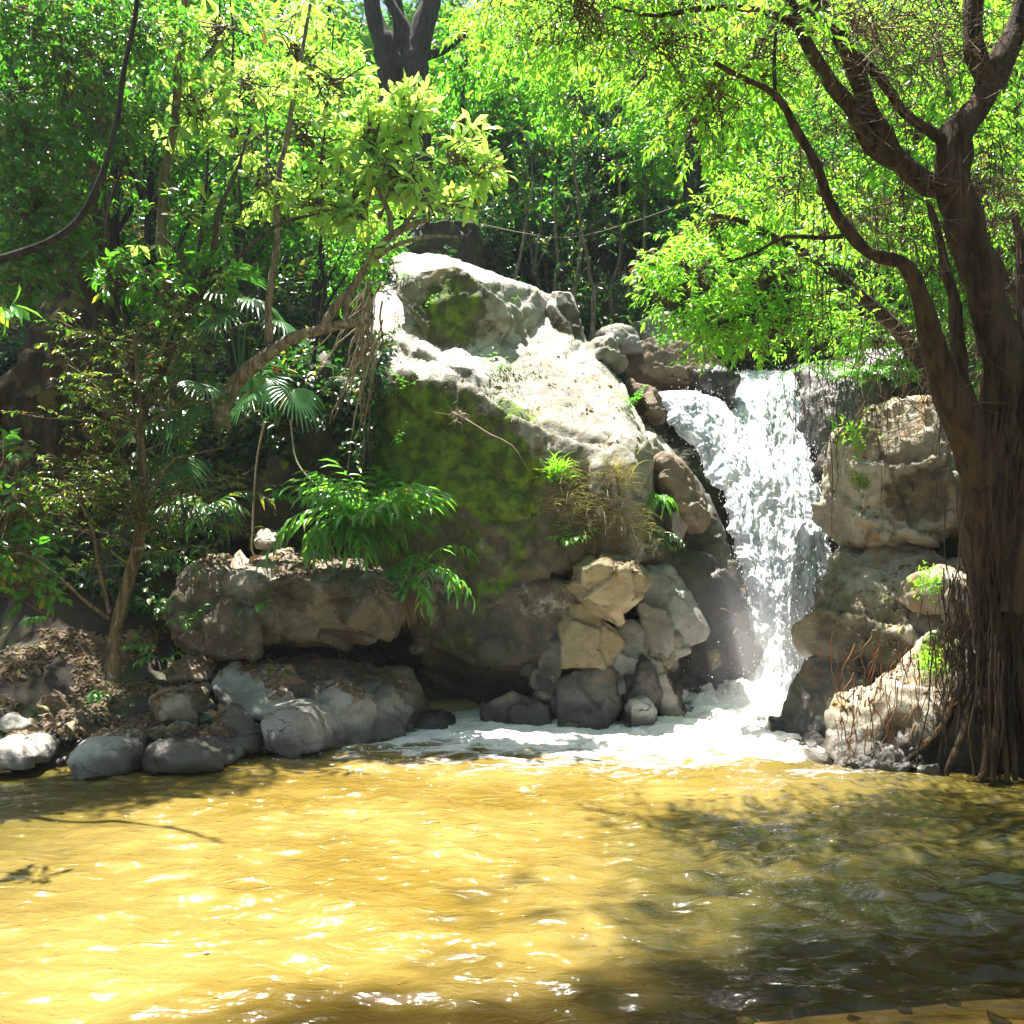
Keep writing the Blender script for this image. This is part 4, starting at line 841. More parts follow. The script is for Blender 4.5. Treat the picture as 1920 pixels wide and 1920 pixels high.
def rcrown(root, base, tg):
    # fine leaves overhead, twig tangle, hanging rootlets, roots wrapping the trunk
    cl = [clump(1250, 60, 6.6, 190, 110, 420, .7), clump(1420, 90, 6.7, 140, 110, 340, .7), clump(1330, 200, 6.8, 120, 80, 260, .6), clump(1100, 20, 6.5, 150, 90, 330, .7), clump(1620, 60, 7.4, 150, 90, 260, .6),
          clump(1780, 100, 7.6, 130, 130, 240, .5), clump(1480, 330, 7.3, 100, 80, 150, .5), clump(960, -20, 6.8, 130, 90, 250, .6), clump(1880, 380, 8.0, 120, 160, 180, .5), clump(1650, 400, 7.8, 90, 110, 110, .5)]
    P, D, Hb = blob_points(cl, -.12, 1.6, .5)
    g = Geo(); sprigs(g, P, unit(D + [0, 0, -.35]), 8, .20, .085, .026, T_LANCE, 1.0, .35, jit=.4)
    g.build('crown', M['lf_yel'], root, origin=base)
    t = Geo(); mid = (P + Hb) / 2 + rng.normal(0, .1, P.shape)
    twigs(t, P + D * .18, mid, .002, .004, .04); twigs(t, mid[::2], Hb[::2] + rng.normal(0, .15, P[::2].shape), .004, .007, .06)
    cl2 = [clump(1620, 60, 6.6, 190, 120, 520, .6), clump(1780, 40, 6.7, 140, 120, 380, .5), clump(1600, 220, 6.7, 120, 120, 260, .4), clump(1860, 300, 7.0, 90, 260, 300, .4), clump(1700, 420, 6.9, 100, 150, 220, .4), clump(1880, 620, 7.2, 80, 200, 260, .4), clump(1800, 760, 7.0, 90, 90, 130, .3),
           clump(1700, 640, 7.4, 120, 120, 200, .4)]
    for (c, rx, ry, rz, nn_) in cl2:
        a = np.array(c) + unit(rng.normal(0, 1, (nn_, 3))) * rng.uniform(0, 1, (nn_, 1)) ** .5 * [rx, ry, rz]
        b = a + unit(rng.normal(0, 1, (nn_, 3)) * [1, .6, .8] + [-.2, 0, -.35]) * rng.uniform(.12, .55, (nn_, 1))
        twigs(t, a, b, .0045, .0018, .05)
    t.build('twigs', M['twig'], root, origin=base)
    # hanging rootlets (a curtain)
    h = Geo()
    for i in range(120):
        px = rng.uniform(1480, 1915); py = rng.uniform(120, 820); Y = rng.uniform(6.3, 7.0); ln = rng.uniform(80, 330)
        q = []; x = px
        for k in range(5):
            q.append((at(x, py + ln * k / 4, Y), .0035 - k * .0005)); x += rng.normal(0, 9)
        tube(h, q, 4, .12)
    for i in range(46):
        px = rng.normal(1890, 50); py = rng.uniform(820, 1250); Y = 6.75 - rng.uniform(.0, .28); ln = rng.uniform(120, 380)
        q = []; x = px
        for k in range(6):
            q.append((at(min(x, 1990), min(py + ln * k / 5, 1462), Y), rng.uniform(.003, .008))); x += rng.normal(0, 8)
        tube(h, q, 4, .1)
    h.build('hanging_roots', M['root'], root, origin=base)['kind'] = 'stuff'
    w = Geo()
    for i in range(80):
        a0 = rng.uniform(-2.9, .3); q = []
        z0 = rng.uniform(.0, 1.0); top = z0 + rng.uniform(.8, 2.2)
        for k in range(7):
            t_ = k / 6; z = z0 + (top - z0) * t_; py = HY - (z - H) * F / 6.9
            cx = np.interp(py, [760, 860, 980, 1150, 1330, 1470], [1882, 1868, 1870, 1895, 1925, 1940]); rad = np.interp(py, [760, 860, 980, 1150, 1330, 1470], [.15, .2, .23, .25, .28, .32])
            c = at(cx, py, 6.9); a = a0 + .5 * math.sin(t_ * 3 + i) + rng.normal(0, .1)
            q.append((c + Vector((math.cos(a) * rad * 1.04, math.sin(a) * rad * 1.04, 0)), rng.uniform(.008, .03) * (1.2 - .5 * t_)))
        tube(w, q, 6, .08, .2)
    for i in range(16):   # buttress roots reaching the bank and the rock
        a = rng.uniform(-math.pi, .4); c = at(1865, 1330, 6.9); z1 = rng.uniform(.5, 1.1); ln = rng.uniform(.4, .9)
        q = [(c + Vector((math.cos(a) * .25, math.sin(a) * .25, z1 - c.z)), .04), (c + Vector((math.cos(a) * .42, math.sin(a) * .35, z1 * .5 - c.z)), .035), (c + Vector((math.cos(a) * ln, math.sin(a) * .45, .02 - c.z)), .02)]
        tube(w, q, 6, .08, .3, .03, i)
    w.build('wrapped_roots', M['b_right'], root, origin=base)
tree('overhanging_tree', 'big brown rough barked tree with root draped trunk at right edge of the pool', 'tree', limbs, 'b_right', rcrown, sides=14, knob=.3, wob=.03, seed=3)

# --- bright mass above the falls (fine leaves)
tree('overhanging_tree', 'bright yellow green fine leaved tree hanging over the top of the waterfall', 'tree',
     [L((1780, 760, 10.4, .10), (1700, 640, 10.0, .08), (1600, 540, 9.6, .06), (1500, 470, 9.4, .045), (1400, 420, 9.3, .03), (1330, 400, 9.2, .02)),
      L((1600, 540, 9.6, .04), (1500, 560, 9.4, .03), (1400, 590, 9.2, .02), (1320, 620, 9.1, .01)), L((1400, 420, 9.3, .03), (1380, 360, 9.5, .02), (1370, 330, 9.5, .01)),
      L((1520, 620, 9.4, .03), (1470, 690, 9.2, .015))], 'b_brown',
     crown_fn([clump(1330, 420, 9.4, 90, 60, 280), clump(1420, 400, 9.6, 130, 70, 420), clump(1300, 520, 9.3, 105, 65, 380), clump(1440, 520, 9.4, 150, 80, 560), clump(1570, 430, 11.4, 120, 90, 330), clump(1340, 600, 9.2, 90, 45, 240),
               clump(1470, 610, 9.3, 140, 50, 380), clump(1600, 560, 11.4, 110, 80, 280), clump(1305, 660, 9.0, 30, 25, 40), clump(1420, 660, 9.1, 60, 25, 70), clump(1230, 490, 9.3, 35, 30, 50), clump(1240, 560, 9.2, 35, 30, 50), clump(1650, 480, 12, 120, 130, 280),
               clump(1530, 650, 11.5, 60, 35, 90)],
              8, .22, .095, .032, T_LANCE, 'lf_yel', thr=.0, freq=2.1, droop=.3, up=1.2), sides=8, seed=11)
tree('overhanging_tree', 'green fine leaved branches hanging in front of the dark gorge right of the centre', 'tree',
     [L((1450, -150, 14.3, .08), (1350, -20, 14.6, .05), (1260, 80, 14.9, .035), (1180, 180, 15.2, .02), (1120, 260, 15.2, .01)), L((1350, -20, 14.6, .05), (1360, 120, 15.2, .03), (1300, 250, 15.5, .02), (1260, 320, 15.5, .01)),
      L((1260, 80, 14.9, .03), (1100, 60, 14.6, .02), (950, 90, 14.4, .012))], 'b_brown',
     crown_fn([clump(1180, 100, 14.9, 160, 75, 480), clump(1000, 60, 14.6, 150, 70, 420), clump(1290, 200, 15.5, 120, 90, 380), clump(1400, 150, 15.9, 120, 100, 380), clump(1220, 300, 15.4, 60, 45, 120), clump(1090, 190, 15.0, 100, 40, 200), clump(950, 150, 14.9, 70, 50, 130),
               clump(1420, 280, 15.9, 90, 60, 180), clump(1520, 220, 15.9, 120, 100, 300), clump(1320, 330, 15.7, 70, 40, 110), clump(1200, 380, 15.4, 30, 25, 30)],
              9, .34, .155, .052, T_LANCE, 'lf_yel', thr=-.08, freq=1.5, droop=.35, down=.25), sides=7, seed=12)
tree('forest_tree', 'sunlit yellow green tree behind the twisted right trunks', 'tree',
     [L((1960, 800, 10.5, .12), (1880, 500, 10.6, .09), (1800, 250, 10.8, .06), (1750, 50, 11, .03)), L((1880, 500, 10.6, .05), (1960, 350, 10.6, .03), (2000, 200, 10.6, .02))], 'b_brown',
     crown_fn([clump(1850, 330, 10.8, 150, 120, 420), clump(1720, 250, 11, 130, 130, 420), clump(1880, 560, 10.6, 120, 120, 330), clump(1860, 120, 11, 160, 110, 420), clump(1650, 90, 11.2, 140, 110, 420), clump(1740, 520, 10.8, 90, 110, 240), clump(1880, 720, 10.3, 90, 70, 150),
               clump(1760, 660, 10.4, 70, 60, 110), clump(1640, 640, 10.8, 60, 70, 130)],
              9, .2, .12, .045, T_LANCE, 'lf_yel', thr=-.12, freq=1.6), sides=7, seed=13)

# --- leaning tree with the brilliant broad leaves
tree('leaning_tree', 'leaning pale barked tree with brilliant broad leaves over top of the outcrop', 'tree',
     [L((418, 800, 8.7, .085), (425, 745, 8.7, .078), (470, 690, 8.7, .066), (540, 637, 8.7, .056), (600, 618, 8.7, .048), (645, 608, 8.7, .042), (700, 602, 8.7, .03)),
      L((600, 618, 8.7, .045), (628, 575, 8.7, .045), (660, 540, 8.7, .042), (690, 495, 8.8, .04), (720, 455, 8.8, .038), (755, 430, 8.9, .036), (800, 412, 8.9, .022)),
      L((735, 445, 8.8, .03), (730, 400, 8.8, .028), (708, 350, 8.8, .024), (692, 290, 8.8, .02), (690, 220, 8.8, .014), (700, 170, 8.8, .008)),
      L((755, 428, 8.9, .026), (790, 380, 8.9, .02), (830, 320, 9.0, .014), (860, 260, 9, .008)), L((690, 495, 8.8, .026), (740, 462, 8.7, .022), (800, 443, 8.7, .018), (860, 445, 8.7, .01)),
      L((645, 608, 8.7, .03), (655, 560, 8.65, .024), (672, 520, 8.6, .02), (700, 470, 8.6, .012))], 'b_pale',
     crown_fn([clump(770, 230, 9.0, 110, 75, 150), clump(850, 300, 9.0, 85, 80, 120), clump(700, 260, 8.9, 90, 75, 110), clump(750, 340, 8.9, 110, 70, 130), clump(850, 390, 8.8, 55, 45, 60), clump(670, 390, 8.8, 90, 60, 85), clump(760, 170, 9.0, 40, 22, 18), clump(790, 410, 8.7, 60, 30, 34),
               clump(690, 470, 8.6, 30, 35, 14), clump(600, 330, 9.0, 80, 60, 60), clump(900, 330, 9, 40, 40, 24)],
              8, .045, .19, .068, T_OBOV, 'lf_bright', thr=.12, freq=2.3, droop=.10, splay=1.3, shell=.75, twig_every=1, twig_r=.009), sides=9, knob=.22, seed=21)

# --- slim trunks upper left
tree('slender_tree', 'slim mossy yellow trunk rising straight through the left foliage', 'tree',
     [L((300, 760, 8.6, .06), (318, 640, 8.6, .06), (312, 560, 8.6, .055), (303, 420, 8.6, .05), (315, 300, 8.6, .045), (328, 220, 8.6, .042), (340, 100, 8.6, .04), (348, -60, 8.6, .035), (340, -250, 8.6, .03))], 'b_moss',
     crown_fn([clump(420, 60, 8.6, 130, 70, 100), clump(300, 90, 8.8, 100, 70, 80), clump(360, 200, 8.8, 110, 70, 85), clump(470, 170, 8.7, 110, 70, 90), clump(330, 330, 8.6, 70, 40, 24), clump(390, 450, 8.4, 60, 60, 26), clump(560, 100, 9.0, 110, 80, 95), clump(280, 380, 8.4, 30, 25, 6), clump(270, 460, 8.4, 30, 25, 6)],
              7, .06, .16, .055, T_OBOV, 'lf_bright', thr=.02, freq=2.0, droop=.25, splay=1.2, twig_every=1, twig_r=.007), seed=31)
tree('slender_tree', 'thin grey trunk standing on bend of the leaning pale tree', 'tree',
     [L((502, 640, 8.65, .04), (505, 560, 8.65, .036), (516, 470, 8.65, .034), (520, 380, 8.7, .032), (530, 300, 8.7, .028), (548, 200, 8.7, .024), (570, 80, 8.8, .02), (590, -60, 8.8, .015)),
      L((520, 370, 8.7, .018), (500, 330, 8.6, .014), (500, 250, 8.6, .01), (490, 180, 8.5, .006))], 'b_pale',
     crown_fn([clump(560, 250, 8.8, 110, 70, 100), clump(500, 330, 8.7, 110, 60, 75), clump(610, 160, 8.9, 100, 70, 85), clump(470, 260, 8.8, 90, 60, 70), clump(590, 380, 8.7, 90, 45, 55), clump(480, 400, 8.6, 40, 30, 12)],
              7, .06, .16, .052, T_OBOV, 'lf_bright', thr=.02, freq=2.0, droop=.3, splay=1.2, twig_every=1, twig_r=.007), seed=32)
tree('slender_tree', 'dark thin trunk curving out of the top left and down to the left edge', 'tree',
     [L((-60, 500, 6.4, .036), (0, 488, 6.4, .030), (90, 455, 6.4, .026), (150, 405, 6.4, .022), (192, 320, 6.4, .021), (224, 210, 6.4, .019), (238, 120, 6.4, .018), (254, 0, 6.4, .016), (262, -150, 6.4, .012))], 'b_dark', None, seed=33, knob=.12)
tree('slender_tree', 'forked brown tree with bare stems in middle of the left thicket', 'tree',
     [L((262, 780, 8.2, .05), (300, 700, 8.2, .05), (335, 620, 8.2, .042), (372, 540, 8.2, .036), (398, 470, 8.2, .03), (408, 400, 8.2, .024), (440, 330, 8.3, .016), (470, 240, 8.4, .01)),
      L((335, 620, 8.2, .03), (400, 520, 8.2, .026), (460, 470, 8.2, .022), (520, 420, 8.3, .016), (600, 400, 8.3, .01)),
      L((255, 760, 8.1, .035), (240, 640, 8.1, .032), (215, 560, 8.1, .028), (200, 460, 8.1, .024), (210, 380, 8.1, .016), (235, 300, 8.1, .01)), L((372, 540, 8.2, .02), (330, 470, 8.1, .014), (300, 440, 8.1, .008))], 'b_brown',
     crown_fn([clump(400, 520, 8.2, 70, 40, 40), clump(330, 560, 8.1, 80, 60, 50), clump(230, 520, 8.1, 50, 50, 40), clump(360, 400, 8.3, 100, 50, 55)], 8, .10, .12, .045, T_LANCE, 'lf_mid', thr=.0, freq=1.8, twig_every=1), seed=34)

# --- massive trunk far left with dark small leaves
def bigcrown(root, base, tg):
    cl = [clump(120, 120, 7.6, 150, 130, 800), clump(260, 60, 7.9, 110, 90, 420), clump(40, 260, 7.4, 110, 130, 620), clump(60, 400, 7.2, 90, 90, 420), clump(200, 230, 7.8, 90, 80, 320), clump(30, 520, 7.0, 60, 70, 170), clump(60, 30, 7.6, 140, 90, 500), clump(190, 330, 7.9, 50, 50, 90), clump(120, 480, 7.2, 50, 40, 90)]
    P, D, Hb = blob_points(cl, -.18, 1.5, .5)
    g = Geo(); sprigs(g, P, unit(D + [0, 0, -.2]), 9, .16, .062, .030, T_LANCE, 1.0, .3)
    g.build('crown', M['lf_small'], root, origin=base)
    t = Geo(); twigs(t, P[::2] + D[::2] * .14, (P[::2] + Hb[::2]) / 2, .002, .004, .04); twigs(t, (P[::6] + Hb[::6]) / 2, Hb[::6], .004, .008, .08)
    t.build('twigs', M['twig'], root, origin=base)
tree('forest_tree', 'massive brown buttressed trunk at far left with small dark glossy leaves', 'tree',
     [L((120, 1020, 9.8, .75), (130, 760, 9.8, .62), (140, 640, 9.8, .44), (152, 540, 9.8, .30), (158, 420, 9.8, .24), (160, 300, 9.8, .22), (158, 180, 9.8, .21), (165, 0, 9.8, .2), (170, -300, 9.8, .16)),
      L((130, 690, 9.7, .22), (40, 720, 9.5, .18), (-60, 800, 9.3, .14)), L((150, 640, 9.7, .16), (200, 720, 9.5, .12), (240, 840, 9.3, .08))], 'b_big', bigcrown, sides=20, knob=.22, seed=41)

# --- small tree on the left bank with layered twigs
def layered(root, base, tg):
    spine = spline([(p, r) for p, r in lb], .05); g = Geo(); t = Geo(); PP, DD = [], []
    for i in range(64):
        s = spine[rng.integers(int(len(spine) * .30), len(spine))]
        a = rng.uniform(-math.pi, math.pi) if i % 3 else rng.choice([math.pi, 0]) + rng.normal(0, .4); ln = rng.uniform(.35, .95)
        d = np.array([math.cos(a), math.sin(a) * .7, rng.uniform(.15, .7)]); q = [(Vector(s[:3]), .010)]
        c = np.array(s[:3])
        for k in range(5):
            c = c + d * ln / 5; d = d + rng.normal(0, .12, 3); d[2] -= .06; q.append((Vector(c), .009 - k * .0014))
            for m_ in range(3):
                e = unit(d + rng.normal(0, .8, 3)); e2 = c + e * rng.uniform(.05, .22); twigs(t, [c], [e2], .003, .0015, .01); PP.append(e2); DD.append(e * [1, 1, .5])
        tube(t, q, 5, .12)
    sprigs(g, np.array(PP), np.array(DD), 6, .09, .058, .024, T_LANCE, 1.0, .1, up=1.6, jit=.25)
    g.build('crown', M['lf_olive'], root, origin=base); t.build('twigs', M['b_moss'], root, origin=base)
lb = L((212, 1275, 7.9, .075), (213, 1230, 7.9, .058), (217, 1180, 7.9, .055), (235, 1110, 7.9, .055), (255, 1040, 7.9, .05), (266, 970, 7.9, .045), (268, 890, 7.9, .04), (262, 800, 7.9, .03), (258, 700, 7.9, .02), (250, 620, 7.9, .012))
tree('small_tree', 'small slender tree with layered twigs rooted on left bank', 'tree', [lb, L((205, 1150, 7.9, .02), (185, 1060, 7.8, .016), (170, 980, 7.7, .012), (120, 900, 7.6, .008)), L((205, 1160, 7.9, .018), (150, 1120, 7.8, .013), (90, 1060, 7.7, .008)),
      L((266, 960, 7.9, .02), (295, 900, 7.8, .014), (330, 860, 7.8, .01), (420, 840, 7.7, .006))], 'b_tan', layered, sides=12, knob=.15, wob=.01, seed=51)

# --- background trees
GF = {'a': 'bright trees on the hillside', 'd': 'dark trees deep in the gorge', 'm': 'green trees on the slope behind'}
def bgtree(px, Y, h, cr, mat, bark, label, group, nclump=7, n=170, leaf=.16, trunk_r=None, seed=0, py=None, k=6):
    x = (px - 960) / F * Y; z = float(ground_z([x], [Y], False)[0]) - .1
    tr_ = trunk_r or .035 * h * .5
    b = Vector((x, Y, z)); lean = rng.normal(0, .06, 2); pts_ = []
    for i in range(6):
        t = i / 5; pts_.append((b + Vector((lean[0] * h * t + rng.normal(0, .08), lean[1] * h * t, h * t)), tr_ * (1 - .7 * t)))
    limbs = [pts_]; cl = []
    for i in range(nclump):
        a = i * 2.4 + rng.uniform(0, 1); rr_ = cr * rng.uniform(.3, .95); zz = h * rng.uniform(.45, 1.02)
        c = b + Vector((lean[0] * h * zz / h + math.cos(a) * rr_, math.sin(a) * rr_, zz)); s = cr * rng.uniform(.35, .62)
        cl.append((c, s, s, s * .62, n)); j = min(4, max(1, int(zz / h * 5) - 1)); limbs.append([(pts_[j][0], tr_ * .45), ((pts_[j][0] + c) / 2 + Vector((0, 0, .1)), tr_ * .3), (c, tr_ * .12)])
    root = empty('forest_tree', b, label, 'tree', group); g = Geo()
    for i, lm in enumerate(limbs): tube(g, lm, 8 if i == 0 else 5, .35, .15, .04, seed + i)
    g.build('trunk', M[bark], root, origin=b)
    P, D, Hb = blob_points(cl, -.12, .9, .5); g = Geo(); sprigs(g, P, D, k, .3, leaf, leaf * .42, T_FAR, 1.0, .3, jit=.5)
    g.build('crown', M[mat], root, origin=b)
    return root
sd0 = 100
LBL = {'lf_yel': ('sunlit yellow green tree high on the hillside behind', 'sunlit trees on the hillside'), 'lf_mid': ('mid green leafy tree on the slope behind the pool', 'mid green trees on the slope'),
       'lf_dark': ('shaded bluish dark tree deep in the gorge behind the falls', 'dark trees in the gorge'), 'lf_small': ('dark glossy tree behind the left bank thicket', 'dark trees behind the left bank')}
BT = [  # px, Y, h, crown r, mat
 (430, 12.5, 4.2, 1.3, 'lf_mid'), (560, 13, 3.8, 1.2, 'lf_mid'), (300, 12.2, 6, 1.6, 'lf_small'), (60, 12, 6, 1.8, 'lf_small'), (-80, 12, 6, 1.8, 'lf_small'), (200, 15, 7, 2.2, 'lf_mid'),
 (590, 17.5, 5.5, 1.8, 'lf_yel'), (480, 16, 6.5, 2.0, 'lf_yel'), (330, 17, 8, 2.4, 'lf_mid'), (80, 17, 8, 2.4, 'lf_mid'), (-60, 16, 8, 2.4, 'lf_small'), (900, 17, 6.0, 1.7, 'lf_mid'), (980, 20, 7, 2.0, 'lf_yel'), (1110, 23, 8, 2.4, 'lf_yel'), (880, 21, 6, 1.6, 'lf_yel'),
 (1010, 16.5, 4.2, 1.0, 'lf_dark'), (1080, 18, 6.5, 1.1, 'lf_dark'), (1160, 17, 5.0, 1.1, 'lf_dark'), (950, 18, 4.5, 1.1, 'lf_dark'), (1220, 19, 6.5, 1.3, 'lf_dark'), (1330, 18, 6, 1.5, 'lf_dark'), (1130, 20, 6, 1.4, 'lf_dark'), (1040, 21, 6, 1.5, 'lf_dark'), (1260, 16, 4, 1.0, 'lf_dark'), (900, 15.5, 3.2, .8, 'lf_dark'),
 (1420, 15, 5.5, 1.6, 'lf_mid'), (1560, 15.5, 6, 1.8, 'lf_mid'), (1700, 15, 6.5, 2.0, 'lf_yel'), (1850, 14.5, 6, 2.0, 'lf_yel'), (2000, 14, 6, 2.0, 'lf_mid'), (1480, 19, 8, 2.4, 'lf_yel'), (1650, 20, 8, 2.6, 'lf_yel'), (1830, 19, 8, 2.6, 'lf_mid'), (1340, 24, 9, 2.8, 'lf_yel'),
 (690, 24, 4.5, 2.0, 'lf_yel'), (540, 24, 9, 2.8, 'lf_yel'), (350, 25, 9, 2.8, 'lf_mid'), (150, 24, 9, 2.8, 'lf_mid'), (1200, 29, 9, 3, 'lf_mid'), (1000, 28, 9, 3, 'lf_yel'), (800, 29, 4.5, 2, 'lf_mid'), (1500, 28, 9, 3, 'lf_mid'), (1720, 28, 9, 3, 'lf_mid'), (1900, 26, 9, 3, 'lf_mid'), (0, 26, 9, 3, 'lf_mid'), (640, 19, 6.5, 1.5, 'lf_mid'), (850, 18.5, 6.5, 1.3, 'lf_mid'), (770, 25, 8.5, 2.2, 'lf_mid'), (-330, 11, 6, 1.8, 'lf_small'), (-420, 14, 7, 2.2, 'lf_mid'), (-300, 19, 8, 2.6, 'lf_mid'), (2250, 13, 7, 2.2, 'lf_mid'), (2300, 18, 8, 2.6, 'lf_mid')]
LB2 = {'lf_yel': 'sunlit yellow green tree', 'lf_mid': 'mid green tree', 'lf_dark': 'shaded dark tree', 'lf_small': 'dark glossy leaved tree'}
for (px, Y, h, cr, mt) in BT:
    sd0 += 11; lb_, gr_ = LBL[mt]
    where = next(t_ for q_, t_ in ((-1, 'beyond the far left edge'), (130, 'behind the massive left trunk'), (310, 'behind the curved dark trunk at left'), (450, 'behind the slim mossy trunk'), (570, 'behind the thin grey trunk'), (700, 'left of the forked dark trunk'),
        (870, 'around the two dark trunks'), (990, 'above the crest of the outcrop'), (1100, 'in the middle of the gorge'), (1210, 'right of the gorge middle'), (1350, 'above the stream boulders'), (1500, 'above the waterfall lip'), (1660, 'above the dripping wall'),
        (1800, 'behind the right tree limbs'), (1950, 'at the right frame edge'), (9999, 'beyond the right frame edge')) if px <= q_)
    lb_ = LB2[mt] + ' ' + where + (', front row' if Y < 17 else ', middle row' if Y < 22 else ', back row')
    near = Y < 17
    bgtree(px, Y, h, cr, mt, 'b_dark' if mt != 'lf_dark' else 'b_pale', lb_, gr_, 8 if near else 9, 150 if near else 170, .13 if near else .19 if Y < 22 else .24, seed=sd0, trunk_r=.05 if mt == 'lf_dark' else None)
# the two dark trunks at the top centre
tree('forest_tree', 'tall dark forked trunk showing against the sky at the top centre', 'tree',
     [L((735, 560, 16, .30), (735, 400, 16, .26), (735, 180, 16, .24), (725, 100, 16, .22), (705, 40, 16, .16), (690, -40, 16, .14), (680, -200, 16, .1)),
      L((735, 130, 16, .2), (748, 60, 16, .14), (742, 0, 16, .12), (730, -80, 16, .1)), L((735, 115, 16, .10), (780, 108, 16, .10), (830, 95, 16, .07), (880, 60, 16, .04))], 'b_dark', None, seed=61, sides=12)
tree('forest_tree', 'second dark trunk at the top centre leaning right with crossing limbs', 'tree',
     [L((795, 560, 15.6, .26), (790, 400, 15.6, .24), (782, 180, 15.6, .22), (780, 100, 15.6, .22), (795, 50, 15.6, .2), (810, -20, 15.6, .18), (820, -150, 15.6, .12)),
      L((780, 90, 15.6, .12), (760, 50, 15.6, .10), (735, 10, 15.6, .09), (710, -40, 15.6, .08)), L((790, 160, 15.6, .08), (760, 130, 15.6, .07), (742, 100, 15.6, .06))], 'b_dark', None, seed=62, sides=12)
tree('forest_tree', 'straight dark trunk behind the bright branches right of the gorge', 'tree', [L((1310, 640, 15, .22), (1300, 400, 15, .18), (1303, 260, 15, .17), (1308, 180, 15, .15), (1310, 40, 15, .12))], 'b_dark', None, seed=63)
for i, (px, Y, top) in enumerate([(1075, 15.5, 250), (1045, 16, 330), (1150, 16, 300), (965, 15, 340), (1210, 15.5, 330), (925, 15, 360), (1110, 14.8, 420), (1180, 17, 250), (1000, 17, 280)]):
    x0 = px + rng.normal(0, 12)
    tree('sapling', ['tall pale sapling stem rising right of the gorge middle', 'pale sapling under the sagging vine', 'pale sapling at right side of the gorge', 'pale sapling just behind the crest of the outcrop', 'pale sapling nearest the bright hanging foliage',
        'leftmost pale sapling beside the brown block', 'short pale sapling directly behind the round knob', 'tallest thin sapling at the right of the gorge', 'thin pale sapling left of the gorge middle'][i], 'sapling', [L((px, 640, Y, .045), (px + rng.normal(0, 6), 540, Y, .04), (x0, (640 + top) / 2, Y, .032), (x0 + rng.normal(0, 14), top, Y, .018))], 'b_pale',
         crown_fn([clump(x0, top + 20, Y, 45, 50, 50), clump(x0 + 20, top + 110, Y, 35, 30, 24)], 6, .2, .10, .04, T_FAR, 'lf_dark', thr=-.4, twig_every=4), 'thin saplings in the gorge', seed=300 + i, knob=0, wob=.02)

# unseen canopy trees above the frame, added to shade left bank, gorge and near water
def shade_tree(base, h, clumps, label, mat, group):
    root = empty('unseen_canopy_tree', base, label, 'tree', group); g = Geo()
    top = base + Vector((0, 0, h)); tube(g, [(base, .2), (base + Vector((.1, 0, h * .5)), .16), (top, .1)], 8, .4, .1)
    for c in clumps: tube(g, [(top - Vector((0, 0, h * .25)), .08), ((top + c[0]) / 2 + Vector((0, 0, .2)), .06), (c[0], .03)], 5, .4, .1)
    g.build('trunk', M['b_dark'], root, origin=base)
    P, D, Hb = blob_points(clumps, -.1, .8, .5); g = Geo(); sprigs(g, P, D, 6, .3, .17, .08, T_FAR, 1, .3, jit=.5); g.build('crown', M[mat], root, origin=base)
def hi(x, y, z, r, n): return (Vector((x, y, z)), r, r, r * .5, n)
shade_tree(Vector((-5.8, 12.5, 3.5)), 8, [hi(-7.6, 11.6, 10.8, 1.5, 500), hi(-6.3, 12.0, 11.0, 1.3, 420), hi(-8.8, 11, 10.8, 1.5, 450), hi(-5.8, 13.4, 11.6, 1.1, 300), hi(-6.4, 10.4, 10.0, 1.1, 300), hi(-7.8, 9.8, 9.6, 1.2, 320)],
           'tall unseen dark tree added to shade the left bank', 'lf_small', 'unseen canopy trees added for shade')
shade_tree(Vector((6.0, 9.0, 2.0)), 7.5, [hi(5.2, 7.4, 9.0, 1.2, 420), hi(4.3, 6.6, 8.2, .9, 300), hi(6.2, 8.4, 9.2, 1.4, 420), hi(3.4, 6.5, 8.4, .7, 170), hi(6.5, 6.5, 8.6, 1.2, 350)],
           'tall unseen tree behind the right bank, added to shade the near water', 'lf_mid', 'unseen canopy trees added for shade')
shade_tree(Vector((7.4, 6.4, .9)), 15.5, [hi(-2.0, 7.0, 15.6, .9, 340), hi(-.9, 7.1, 15.8, .95, 400), hi(.2, 7.2, 15.6, .9, 400), hi(1.4, 7.4, 15.4, .9, 380), hi(2.6, 7.9, 15.6, .9, 330)],
           'tall unseen tree leaning out from the right bank, added to shade the pool', 'lf_mid', 'unseen canopy trees added for shade')
shade_tree(Vector((4.5, 22, 12)), 8, [hi(3.0, 20.5, 17.5, 2.0, 600), hi(5.2, 20.5, 18, 2.0, 600), hi(1.2, 20.8, 17.8, 1.6, 450)], 'tall unseen tree added to shade the dark gorge', 'lf_dark', 'unseen canopy trees added for shade')

for (bx, by, hh) in [(-6.5, -2.5, 7), (-2.8, -5.5, 8), (1.8, -6, 8), (6.2, -3.2, 7), (9.5, 1.5, 7), (-10, 1.5, 7), (-1, -3.4, 8.5), (3.6, -2.6, 8.5)]:
    cs = [hi(bx + rng.normal(0, 1.5), by + rng.normal(0, 1.0), z_, rng.uniform(1.4, 2.0), 330) for z_ in (2.2, 3.6, 5.0, 6.4, 7.8, 9.0)]
    shade_tree(Vector((bx, by, .4)), hh, cs, 'leafy tree on the near bank behind the viewpoint', 'lf_mid', 'trees on the near bank')

